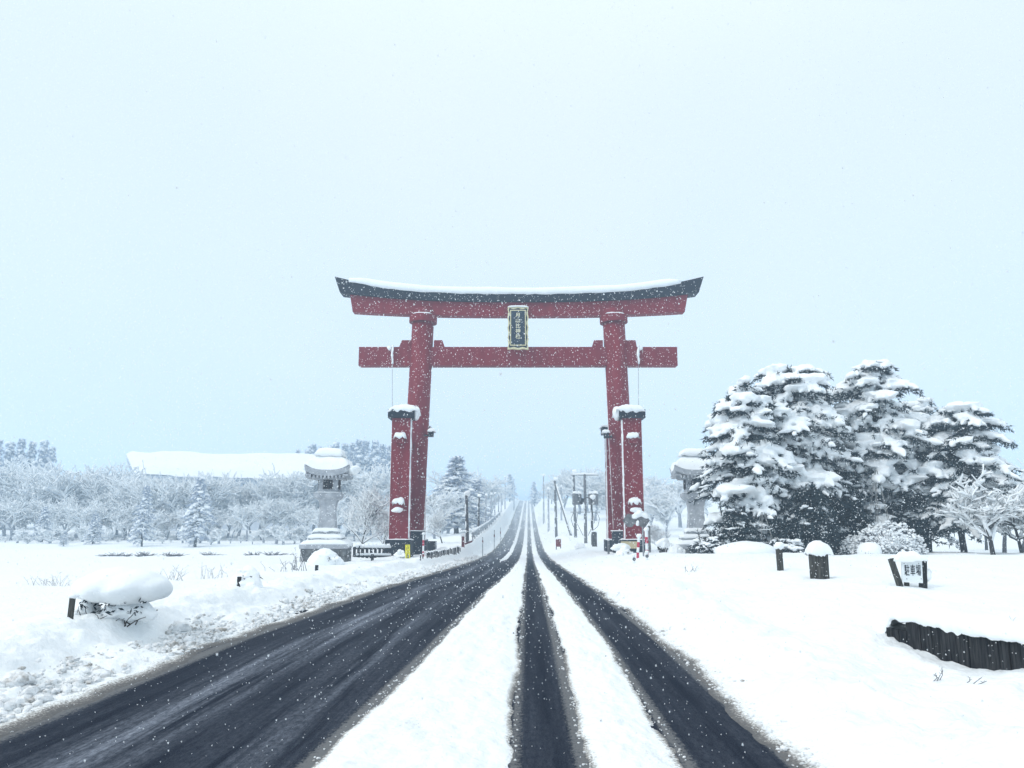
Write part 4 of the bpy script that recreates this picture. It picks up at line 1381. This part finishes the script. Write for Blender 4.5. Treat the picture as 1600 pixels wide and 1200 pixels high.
# low picket edging in front of the gate
pf = thing('picket_fence', 'row of low dark pickets half buried in snow left of the road', 'fence', (0, 0, 0))
pk = MB().box((0, 0, .10), (.065, .10, .62)).mesh('picket')
pcs = MB().pillow((0, 0, .41), .07, .14, .07, .01, .02, 2, 8).mesh('snow', True)
pp = [657.0, 660.5] + list(np.linspace(667.5, 719, 24))
for i, px in enumerate(pp):
    q = hit(px, np.interp(px, [657, 719], [875.5, 863.0]))
    o_ = link('picket', pk, M_darkwood, pf, (q.x, q.y, q.z + .02)); o_.rotation_euler = (R.uniform(-.06, .06), R.uniform(-.06, .06), 0)
    sc_ = q.y / 50; o_.scale = (sc_, sc_, sc_ * R.uniform(.75, 1.0))
    s_ = link('snow', pcs, M_snow, o_)
# red-brown barrier at its far end
g = at(724, 73)
br = thing('barrier', 'small red-brown wooden barrier with snow at the end of the picket row', 'barrier', g)
MB().box((0, 0, .3), (.26, .24, 1.3)).build('post', M_rust, br)
MB().box((.5, .3, .35), (.75, .12, .16), 0, 0, -.35).build('rail', M_rust, br)
MB().pillow((0, 0, .95), .3, .3, .25, .05, .05, 3, 10).build('snow', M_snow, br, True)


def striped_pole(px, Y, ty, by, label, w_=.12, lean=0.0, rad=.07):
    g = at(px, Y); z0 = P(px, by, Y).z; z1 = P(px, ty, Y).z
    g.z = min(g.z, z0)
    t = thing('snow_pole', label, 'snow pole', (g.x, Y, g.z), 0, 'red and white striped snow poles')
    H = z1 - g.z
    n = max(4, int(H / .38))
    for k in range(n):
        a, b = H * k / n, H * (k + 1) / n
        MB().tube([(lean * a, 0, a - (.4 if k == 0 else 0)), (lean * b, 0, b)], rad, 10).build('band', M_redpaint if (n - k) % 2 == 0 else M_white, t)
    MB().blob((lean * H, 0, H + .05), (.13, .13, .12), 4, 2, .1).build('snow', M_snow, t, True)
    return t


striped_pole(662.5, 58, 835, 858, 'red and white snow pole before the left pillar base')
striped_pole(1009, 39, 829, 869, 'straight red and white snow pole right of the sign pole', rad=.075)
striped_pole(994, 38, 839, 870, 'tilted red and white snow pole crusted with snow below the signs', lean=.10, rad=.065)
for px, Y, ty, by in ((754.5, 66, 839, 857), (772.5, 74, 828, 846), (782, 92, 824, 838)):
    g = at(px, Y); z0 = P(px, by, Y).z; g.z = min(g.z, z0)
    t = thing('edge_marker', {754.5: 'nearest', 772.5: 'middle', 782: 'farthest'}[px] + ' thin road edge marker rod left of the road', 'marker', g, 0, 'thin marker rods')
    H = P(px, ty, Y).z - g.z
    MB().tube([(0, 0, -.3), (0, 0, H)], .035, 6).build('rod', M_metal, t)
    MB().box((0, -.03, H * .8), (.10, .05, .25)).build('reflector', M_rust, t)

# yellow warning board leaning in the snow
Y = 56
g = at(638.5, Y)
t = thing('yellow_sign', 'narrow yellow warning sign with black characters in front of the left support pillar', 'sign', (g.x, Y, 0), 0)
z0, z1 = P(638, 876, Y).z, P(638, 851, Y).z
MB().box((0, 0, (z0 + z1) / 2), (.33, .05, z1 - z0), 0, 0, -.04).build('board', M_yellow, t)
for i, ch in enumerate('スピード落せ'):
    tm = text_mesh(ch, .24, .004)
    zz = z1 - .16 - i * (z1 - z0 - .2) / 5.6
    o_ = link('lettering', tm, M_ink, t, ((zz - (z0 + z1) / 2) * -.04, -.032, zz)); o_.rotation_euler = (math.pi / 2, 0, 0)
MB().tube([(0, .05, G(g.x, Y) - .4), (0, .05, z1 - .1)], .03, 6).build('stake', M_metal, t)

# board and low things at the pillar bases
g = at(675, 64)
t = thing('notice_board', 'small dark board standing in snow right of the left pillar', 'board', g)
MB().box((0, 0, .55), (.62, .12, 1.1)).build('panel', M_dark, t)
MB().box((.36, .05, .5), (.12, .2, 1.2)).build('post', M_metal, t)
g = at(872, 90)
t = thing('notice_board', 'small brown board beside the road far behind the gate', 'board', g)
MB().box((0, 0, .75), (.6, .12, .85)).build('panel', M_rust, t)
for sx_ in (-.25, .25): MB().box((sx_, 0, .3), (.1, .09, 1.2)).build('post', M_darkwood, t)
MB().pillow((0, 0, 1.2), .6, .2, .15, .03, .05, 3, 10).build('snow', M_snow, t, True)
g = at(928, 84)
t = thing('control_box', 'narrow dark roadside cabinet at the foot of the lamp post', 'cabinet', g)
MB().box((0, 0, .6), (.5, .4, 1.9)).build('housing', M_poledark, t)
MB().pillow((0, 0, 1.55), .5, .4, .14, .03, .03, 3, 10).build('snow', M_snow, t, True)
Y = 58.9
g = at(982, Y)
t = thing('leaning_board', 'tan sheet leaning against the black base of the right support pillar', 'board', (g.x, Y, 0))
za, zb = P(982, 846, Y).z, P(982, 857, Y).z
MB().box((0, 0, (za + zb) / 2), (1.25, .06, za - zb), 0, .08).build('sheet', M_tan, t)
MB().box((0, .05, (za + zb) / 2 - .5), (.1, .08, za - zb + .6)).build('prop', M_darkwood, t)
g = at(949.5, 62)
t = thing('bollard', 'thin grey bollard left of the right pillar base', 'bollard', g)
MB().tube([(0, 0, -.3), (0, 0, P(949, 843, 62).z - g.z)], .09, 10).build('post', M_pole, t)
MB().blob((0, 0, P(949, 843, 62).z - g.z), (.13, .13, .1), 3, 2).build('snow', M_snow, t, True)

# ------------------------------------------------------------------ road signs seen from behind, right verge
Y = 40
g = at(1003.5, Y)
t = thing('road_sign', 'pair of grey diamond road signs seen from behind on one snowy pole', 'sign', g)
zt = P(1003, 806, Y).z - g.z
MB().tube([(0, 0, -.4), (0, 0, zt)], .045, 10).build('pole', M_metal, t)


def hexplate(cx_, cz_, w_, h_, nm='plate'):
    ol_ = [(cx_ - w_ / 2, cz_), (cx_ - w_ * .16, cz_ + h_ / 2), (cx_ + w_ * .16, cz_ + h_ / 2), (cx_ + w_ / 2, cz_), (cx_ + w_ * .16, cz_ - h_ / 2), (cx_ - w_ * .16, cz_ - h_ / 2)]
    return MB().prism(ol_, -.05, -.02).build(nm, M_pole, t)


s = Y / FPX
zz = P(1003, 813.5, Y).z - g.z
hexplate(0, zz, 22 * s, 20 * s)
hexplate(-20 * s, zz, 22 * s, 20 * s)
MB().box((-10 * s, 0, zz + .12), (26 * s, .05, .07)).box((-10 * s, 0, zz - .15), (26 * s, .05, .07)).build('bracket', M_metal, t)
sn = MB()
for cx_, cz_, rx_, rz_ in ((-8, 9, 6, 4.6), (-3, 11, 6, 5), (3, 8, 6.5, 4), (-12, 6, 5, 4), (-8, -4, 2.6, 5), (6, 6, 4, 3)):
    sn.blob((cx_ * s, -.02, zz + cz_ * s), (rx_ * s, .13, rz_ * s), int(cx_ * 7 + 90), 3, .12)
link('snow', sn.fuse('snow', .03, 4), M_snow, t)
g = at(1013.5, 41.5)
t = thing('sign_post', 'bare grey square post behind the striped snow pole', 'post', g)
MB().box((0, 0, (P(1013, 821, 41.5).z - g.z) / 2 - .2), (.11, .11, P(1013, 821, 41.5).z - g.z + .4)).build('post', M_pole, t)
MB().pillow((0, 0, P(1013, 821, 41.5).z - g.z), .12, .12, .1, .03, .02, 2, 8).build('snow', M_snow, t, True)
for px, Yd, ty, lab in ((1008.5, 34, 872, 'right white delineator post with grey reflector on the right verge'), (988.5, 34, 879, 'left tilted delineator post with grey reflector on the right verge')):
    g = at(px, Yd); H = P(px, ty, Yd).z - g.z
    t = thing('delineator', lab, 'marker', g, 0, 'delineator posts on the right verge')
    H = max(H, .35)
    MB().tube([(0, 0, -.3), (0, 0, H)], .06, 10).build('post', M_white, t)
    MB().tube([(0, -.055, H - .17), (0, -.075, H - .17)], .075, 12).build('reflector', M_pole, t)
    MB().blob((0, 0, H + .02), (.08, .08, .05), 2, 2).build('snow', M_snow, t, True)


# snow-covered low shrubs round the gate
def cushion(px, Y, w_, h_, label, dark=14, group=None, heap=True):
    g = at(px, Y)
    t = thing('snow_capped_shrub', label, 'shrub', g, 0, group)
    r = random.Random(int(px * 7))
    sm_ = MB().blob((0, 0, h_ * (.0 if heap else .66)), (w_ * (.8 if heap else 1), w_ * .7, h_ * (.8 if heap else .36)), int(px), 3, .14, 1.9)
    for i in range(16 if heap else 3):
        a = r.uniform(0, 6.28); k = r.uniform(.15, .95)
        sm_.blob((math.cos(a) * w_ * k, math.sin(a) * w_ * k * .8, h_ * ((.82 - .8 * k) if heap else .68)), (w_ * r.uniform(.16, .42),) * 2 + (h_ * r.uniform(.14, .3),), r.randrange(9999), 2, .2)
    link('snow', sm_.fuse('snow', w_ * .05, 1), M_snow, t)
    m_ = MB()
    for i in range(dark):
        a = r.uniform(0, 6.28); k = r.uniform(.3, .85)
        m_.tube([(math.cos(a) * w_ * k * .4, math.sin(a) * w_ * k * .4, -.1), (math.cos(a) * w_ * k, math.sin(a) * w_ * k * .8, h_ * .45)], [.03, .015], 4, False)
        for q in range(4):
            p = np.array([math.cos(a) * w_ * k, math.sin(a) * w_ * k * .8, h_ * r.uniform(.2, .5)])
            m_.tube([p, p + np.array([r.gauss(0, .1), r.gauss(0, .1), r.gauss(.02, .08)]) * w_], [.014, .005], 3, False)
    m_.build('twigs', M_bark, t)
    return t


cushion(967, 52, .66, .72, 'round snow-capped shrub at the foot of the right pillar', 18, None, False)
cushion(974, 44, .55, .5, 'low snow-heaped shrub below the road signs', 8)
cushion(1034, 45, .42, .85, 'snow-capped shrub with a dark stem right of the striped poles', 22, None, False)
cushion(905, 80, .6, .6, 'snow-heaped shrub at the foot of the transformer pole', 6)
cushion(627, 57, .48, .62, 'rounded snow-heaped shrub beside the yellow sign', 4)
cushion(510, 41, .95, .85, 'snow-heaped bush in front of the left lantern plinth', 30)
cushion(690, 63, .9, .55, 'low snow-heaped shrub right of the left pillar base', 6)
cushion(1055, 47, .5, .6, 'snow-heaped shrub before the right lantern plinth', 12)

# post and rail fence between the left lantern and the gate
fr_ = thing('rail_fence', 'dark post and rail fence capped with snow between left lantern and gate', 'fence', (0, 0, 0))
xs = np.linspace(556, 608, 9)
for px in xs:
    Y = 55 + (px - 556) * .06
    g = at(px, Y); zt = P(px, 853 + R.uniform(-2, 2), Y).z
    po = MB().box((g.x, Y, (zt + g.z - .3) / 2), (.17, .17, zt - g.z + .3)).build('post', M_darkwood, fr_)
    MB().pillow((g.x, Y, zt), .2, .2, .16, .05, .04, int(px), 8).build('snow', M_snow, po, True)
for py in (857, 869):
    a, b = P(552, py, 55), P(610, py, 58)
    rl = MB().tube([a, b], .07, 6).build('rail', M_darkwood, fr_)
    MB().tube([a + Vector((0, 0, .12)), (a + b) / 2 + Vector((0, 0, .14)), b + Vector((0, 0, .12))], .10, 6).build('snow', M_snow, rl, True)

# wood posts and the parking sign on the right field
p = hit(1219.5, 893)
t = thing('wooden_post', 'slim grey wooden post with a round snow cap on the right field', 'post', p)
H = P(1219, 857, p.y).z - p.z; w_ = 7 * p.y / FPX
MB().box((0, 0, H / 2 - .15), (w_, w_, H + .3), .3, 0, -.02).build('post', M_wood, t)
MB().blob((0, 0, H + w_ * .55), (w_ * 1.05, w_ * 1.0, w_ * .95), 4, 3, .08).build('snow', M_snow, t, True)
p = hit(1281.5, 905)
t = thing('log_stump', 'thick dark stump made of upright logs with a heavy snow cap', 'stump', p)
sc_ = p.y / FPX
H = P(1281, 862, p.y).z - p.z
for i in range(7):
    a = i * 6.283 / 7
    rr = 5.2 * sc_
    MB().tube([(math.cos(a) * 9 * sc_, math.sin(a) * 9 * sc_, -.3), (math.cos(a + .03) * 9.3 * sc_, math.sin(a) * 9.2 * sc_, H + R.uniform(-.02, .03))], [rr, rr * R.uniform(.92, 1.02)], 12).build('log', M_wood, t, False)
MB().tube([(0, 0, -.3), (0, 0, H)], 8 * sc_, 12).build('core', M_darkwood, t)
MB().pillow((0, 0, H), 30 * sc_, 30 * sc_, 15 * sc_, 1.5 * sc_, 6 * sc_, 5, 20, .15, 0, 3).build('snow', M_snow, t, True)
p = hit(1421, 914)
t = thing('parking_sign', 'white parking sign with black characters between two leaning dark stakes', 'sign', p)
sc_ = p.y / FPX
z_ = lambda py: P(1421, py, p.y).z - p.z
x_ = lambda px: (px - 1421) * sc_
MB().box((x_(1424.5), -.05, (z_(874.5) + z_(910)) / 2), (31 * sc_, .025, z_(874.5) - z_(910)), 0, 0, .05).build('board', M_white, t)
for i, ch in enumerate('駐車場'):
    tm = text_mesh(ch, 10 * sc_, .003)
    o_ = link('lettering', tm, M_ink, t, (x_(1416.5 + i * 8.7), -.068, z_(892))); o_.rotation_euler = (math.pi / 2, .05, 0); o_.scale = (.78, 1.75, 1)
for px, py in ((1413, 880), (1435, 880), (1415, 904), (1437, 904)):
    MB().tube([(x_(px), -.075, z_(py)), (x_(px), -.062, z_(py))], .008, 8).build('screw', M_metal, t)
MB().tube([(x_(1407), -.02, -.3), (x_(1405.5), -.02, 0.0), (x_(1396), 0, z_(873))], [.06, .06, .055], 10).build('stake', M_wood, t)
MB().tube([(x_(1441), .03, -.3), (x_(1443), .03, 0.0), (x_(1446), .03, z_(876))], [.075, .075, .07], 10).build('stake', M_darkwood, t)
MB().tube([(x_(1419), .05, -.3), (x_(1419), .05, z_(880))], .05, 8).build('stake', M_wood, t)
MB().pillow((x_(1422), 0, z_(874)), 44 * sc_, .32, 10 * sc_, .02, .05, 7, 18, .35).build('snow', M_snow, t, True)
MB().blob((x_(1451), .02, z_(898)), (.07, .07, .1), 3, 2, .2).build('snow', M_snow, t, True)

# plank retaining wall with snow hanging over it
wl_ = thing('plank_wall', 'dark low plank retaining wall under overhanging snow at the right edge', 'retaining wall', (0, 0, 0))
dv = (WALL_B - WALL_A); Lw = dv.length; dv.normalize(); nv = Vector((-dv.y, dv.x, 0))
if nv.x > 0: nv = -nv
u = -.16
ang = math.atan2(dv.y, dv.x)
while u < Lw:
    w_ = R.uniform(.10, .17)
    c = WALL_A + dv * (u + w_ / 2) + nv * (.03 + R.uniform(0, .025))
    ztop = .55 + R.uniform(-.03, .03) - (.16 if u < .08 else 0) 
    MB().box((c.x, c.y, ztop / 2 - .2), (w_ - .008, .05, ztop + .4), ang).build('plank', M_darkwood, wl_)
    u += w_
n1, n2 = 220, 10
Vs, Fs = [], []
for i in range(n1):
    s_ = -.45 + (Lw + .4) * i / (n1 - 1)
    c = WALL_A + dv * s_
    ov = .13 + .025 * float(fbm(np.array([s_ * 2.2]), np.array([3.0]), 61)[0]) + .03 * float(vnoise(np.array([s_ * 9]), np.array([3.0]), 62)[0])
    endf = float(sstep(-.45, .05, s_))
    ov = ov * endf
    fr2 = .014 * float(fbm(np.array([s_ * 13.0]), np.array([7.0]), 66, 3)[0]) * endf
    for j in range(n2):
        v = j / (n2 - 1)
        prof = [(ov * .75, -.03 - fr2), (ov * 1.0, .01 - fr2 * .5), (ov * .95, .08), (ov * .6, .125), (.0, .16), (-.18, .17), (-.4, .16), (-.65, .13), (-1.0, .05), (-1.5, -.12)][j]
        q = c + nv * prof[0]
        gz_ = float(z_right(q.y))
        base = gz_ if endf > .99 else gz_ * endf + (G(q.x, q.y) - .05) * (1 - endf)
        Vs.append((q.x, q.y, base + prof[1] * (.5 + .5 * endf) - .03 + .02 * float(fbm(np.array([s_ * 2]), np.array([v * 3]), 63)[0])))
for i in range(n1 - 1):
    for j in range(n2 - 1):
        a = i * n2 + j
        Fs += [(a, a + 1, a + n2), (a + 1, a + n2 + 1, a + n2)]
MB().add(Vs, Fs).build('snow', M_slab, wl_, True)

# ------------------------------------------------------------------ bushes and stakes on the left field
p = hit(182, 968)
sc_ = p.y / FPX
t = thing('snow_heaped_bush', 'low bush under one huge rounded pillow of snow on the left field', 'bush', p)
sn = MB()
for cx_, cz_, rx_, rz_, ry_ in ((-22, 46, 54, 27, .6), (8, 44, 48, 28, .6), (-52, 44, 26, 19, .45), (40, 42, 24, 19, .40), (-14, 52, 48, 24, .5)):
    sn.blob((cx_ * sc_, .25, cz_ * sc_), (rx_ * sc_, ry_, rz_ * sc_), int(cx_ + 200), 4, .03, 1.5, -.8)
link('snow', sn.fuse('snow', .03, 14), M_snow, t)
sn = MB()
for i in range(16):
    cx_ = R.uniform(-58, 40); k = R.uniform(8, 17)
    sn.blob((cx_ * sc_, R.uniform(-.05, .3), R.uniform(2, 16) * sc_), (k * sc_, k * sc_, k * .8 * sc_), i + 50, 3, .2, 2.2)
link('snow', sn.fuse('snow', .02, 3), M_snow, t)
m_ = MB()
r = random.Random(4)
for i in range(30):
    x0 = r.uniform(-60, 26) * sc_
    y0 = r.uniform(-.15, .5)
    q = [np.array((x0, y0, -.08))]
    d = np.array([r.gauss(0, .7), r.gauss(-.2, .5), 1.0])
    for k in range(4):
        d = d + np.array([r.gauss(0, .5), r.gauss(0, .5), r.gauss(0, .2)])
        q.append(q[-1] + d / np.linalg.norm(d) * .07)
    m_.tube(q, [.010, .008, .006, .005, .003], 4, False)
m_.build('twigs', M_bark, t)
r = random.Random(9)
lv = MB()
for i in range(170):
    c = np.array([r.uniform(-58, 40) * sc_, r.uniform(-.18, .45), r.uniform(.02, .30)])
    a = np.array([r.gauss(0, 1), r.gauss(0, 1), r.gauss(0, .6)]); a *= .045 / np.linalg.norm(a)
    b = np.cross(a, np.array([r.gauss(0, 1), r.gauss(0, 1), r.gauss(0, 1)])); b *= .022 / (np.linalg.norm(b) + 1e-6)
    lv.add([c - a, c + b, c + a, c - b], [(0, 1, 2), (0, 2, 3)])
lv.build('leaves', M_needle, t)
q = hit(109, 968)
t = thing('stake', 'short weathered stake at the left end of the snow-heaped bush', 'stake', q)
MB().tube([(0, 0, -.25), (.01, 0, P(109, 933, q.y).z - q.z)], .038, 10).build('shaft', M_wood, t)
MB().blob((0.02, 0, P(109, 931, q.y).z - q.z), (.06, .06, .035), 2, 2).build('snow', M_snow, t, True)
q = hit(373, 917)
t = thing('stake', 'short dark stake beside the small buried bush on the left field', 'stake', q)
MB().tube([(0, 0, -.25), (0, 0, P(373, 901, q.y).z - q.z)], .045, 8).build('shaft', M_darkwood, t)
cushion(392, q.y + .3, .38, .42, 'small bush buried in snow beside the short dark stake', 30)
q = hit(494.5, 894)
t = thing('stake', 'dark stake in front of the snow-heaped bush by the left lantern', 'stake', q)
MB().tube([(0, 0, -.3), (0, 0, P(494, 883, q.y).z - q.z)], .07, 8).build('shaft', M_darkwood, t)
q = hit(565, 877)
t = thing('stake', 'dark short post in front of the rail fence', 'stake', q)
z_t = P(582, 866, q.y).z - q.z
t.location.x = P(582, 870, q.y).x
MB().box((0, 0, z_t / 2 - .15), (.16, .16, z_t + .3)).build('shaft', M_darkwood, t)


def twigs(px, Y, h_, w_, n, seed, label, snow=.5, name='dry_twigs', m=None):
    g = at(px, Y)
    t = thing(name, label, 'twigs', g)
    r = random.Random(seed)
    a_, s_ = MB(), MB()
    for i in range(n):
        p = np.array([r.gauss(0, w_ * .35), r.gauss(0, w_ * .2), -.05])
        d = np.array([r.gauss(0, .45), r.gauss(0, .3), 1.0]); d /= np.linalg.norm(d)
        L = h_ * r.uniform(.5, 1.05)
        q = p + d * L * .5 + np.array([r.gauss(0, .04), 0, 0]); e = q + (d + np.array([r.gauss(0, .35), 0, -.1])) * L * .5
        a_.tube([p, q, e], [.012 * h_ + .003, .009 * h_ + .002, .003], 4, False)
        for k in range(2):
            f = q + (e - q) * r.random()
            a_.tube([f, f + np.array([r.gauss(0, .25), r.gauss(0, .1), r.uniform(.1, .3)]) * h_ * .5], [.006 * h_ + .002, .002], 3, False)
        if r.random() < snow:
            s_.tube([q + UP * .01, e + UP * .012], [.014 * h_ + .004, .006], 4)
    a_.build('stems', m or M_twig, t)['kind'] = 'stuff'
    if s_.n: s_.build('snow', M_snow, t, True)
    return t


twigs(462, 34, .95, .9, 12, 1, 'bare twiggy shrub poking from snow left of the stone lantern')
twigs(445, 31, .5, .5, 8, 2, 'small dry twigs in the snow bank left of the stone lantern')
twigs(98, 22, .42, .9, 26, 3, 'thin dry grass clump behind the heaped bush at far left', .3, 'grass_clump', M_grass)
twigs(275, 25, .55, .7, 16, 4, 'thin dry grass clump right of the heaped bush', .3, 'grass_clump', M_grass)
twigs(340, 27, .6, .6, 14, 5, 'thin dry grass clump before the left field ditch', .3, 'grass_clump', M_grass)
for i, (px, py, h_, w_, n, lab) in enumerate(((1130, 1022, .16, .12, 4, 'tiny dry twigs on the right snow slope near the road'), (1438, 1062, .16, .10, 4, 'tiny dry twig in snow below the plank wall'), (1490, 1066, .14, .14, 3, 'second tiny dry twig in snow below the plank wall'), (1588, 1042, .34, .10, 3, 'dry grass stalks against the plank wall at the right edge'), (1085, 892, .25, .4, 10, 'small dark dry twigs on the far edge of the right slope'), (300, 868, .0, .0, 0, ''))):
    if not n: continue
    q = hit(px, py)
    twigs(px, q.y, h_, w_, n, 20 + i, lab, .2, 'dry_twigs', M_grass if h_ > .3 else M_twig)
# dark ragged edge of the ditch across the left field
dt = thing('ditch_edge', 'ragged dark line of dry grass along the ditch across the left field', 'grass', (0, 0, 0))
m_ = MB()
r = random.Random(14)
for i in range(900):
    px = r.uniform(165, 460)
    k = float(fbm(np.array([px * .06]), np.array([2.0]), 71)[0])
    if k < .05: continue
    Y = 60 + r.uniform(0, 1.5) + (px - 165) * .01
    p = at(px, Y)
    q = np.array(p) + np.array([r.gauss(0, .35), 0, r.uniform(.02, .34) * min(1, k * 2.2)])
    m_.tube([np.array(p) - (0, 0, .05), q], [.03, .010], 3, False)
o_ = m_.build('grass_blades', M_twig, dt); o_['kind'] = 'stuff'

HAZE = 0.0021
M_flake = mat('snowflake', (0.9, 0.93, 0.95), (0.95, 0.97, 0.98), 0.9)
_n, _l = M_flake.node_tree.nodes, M_flake.node_tree.links
_t = _n.new('ShaderNodeBsdfTranslucent'); _t.inputs[0].default_value = (0.95, 0.97, 0.98, 1)
_m = _n.new('ShaderNodeMixShader'); _m.inputs[0].default_value = 0.5
_l.new(_n['Principled BSDF'].outputs[0], _m.inputs[1]); _l.new(_t.outputs[0], _m.inputs[2]); _l.new(_m.outputs[0], _n['Material Output'].inputs['Surface'])

# ------------------------------------------------------------------ air and falling snow
hz = MB(); hz.box((0, 600, 9), (2900, 2100, 54))
haze = hz.build('haze', None)
hm = bpy.data.materials.new('snowy_air'); hm.use_nodes = True
hm.node_tree.nodes.clear()
ho = hm.node_tree.nodes.new('ShaderNodeOutputMaterial'); hv = hm.node_tree.nodes.new('ShaderNodeVolumePrincipled')
hv.inputs['Density'].default_value = HAZE
hv.inputs['Color'].default_value = (0.66, 0.84, 1.0, 1)
hv.inputs['Anisotropy'].default_value = 0.3
hm.node_tree.links.new(hv.outputs[0], ho.inputs['Volume'])
haze.data.materials.append(hm)
tag(haze, 'pale snowy haze filling the air over the whole valley', None, kind='stuff')


def flakes():
    o6 = np.array([[1, 1, 1], [1, -1, -1], [-1, 1, -1], [-1, -1, 1]], float) * .8
    f8 = np.array([[0, 1, 2], [0, 3, 1], [0, 2, 3], [1, 3, 2]])
    pts, rad = [], []
    for y0, y1, dens, r0, r1 in ((0.8, 2.2, 9, .0008, .0030), (2.2, 5, 45, .0010, .0030), (5, 10, 32, .0016, .0046), (10, 18, 14, .0030, .0080), (18, 34, 2.6, .006, .014)):
        hw, z1 = y1 * 0.78, EYE + y1 * 0.78
        z0 = max(-1.6, EYE - y1 * 0.42)
        n = int(dens * (y1 - y0) * 2 * hw * (z1 - z0))
        p = np.stack([RN.uniform(-hw, hw, n), RN.uniform(y0, y1, n), RN.uniform(z0, z1, n)], -1)
        keep = (np.abs(p[:, 0]) < p[:, 1] * 0.78 + 0.6) & (p[:, 2] - EYE < p[:, 1] * 0.76 + 0.5) & (p[:, 2] > ground_h(p[:, 0], p[:, 1]) + 0.05)
        p = p[keep]
        pts.append(p); rad.append(r0 + (r1 - r0) * RN.random(len(p)) ** 1.8)
    p = np.vstack(pts); r = np.concatenate(rad)
    n = len(p)
    st = RN.uniform(0.7, 1.5, (n, 3)); st[:, 2] *= 1.2
    V = p[:, None] + o6[None] * (r[:, None] * st)[:, None, :]
    F = f8[None] + (np.arange(n) * 4)[:, None, None]
    return np_mesh('falling_snow', V.reshape(-1, 3), F.reshape(-1, 3), False), n


fm_, nf = flakes()
print('flakes', nf)
fl_o = link('falling_snow', fm_, M_flake)
tag(fl_o, 'white snowflakes falling through the air', 'snowflakes', kind='stuff')
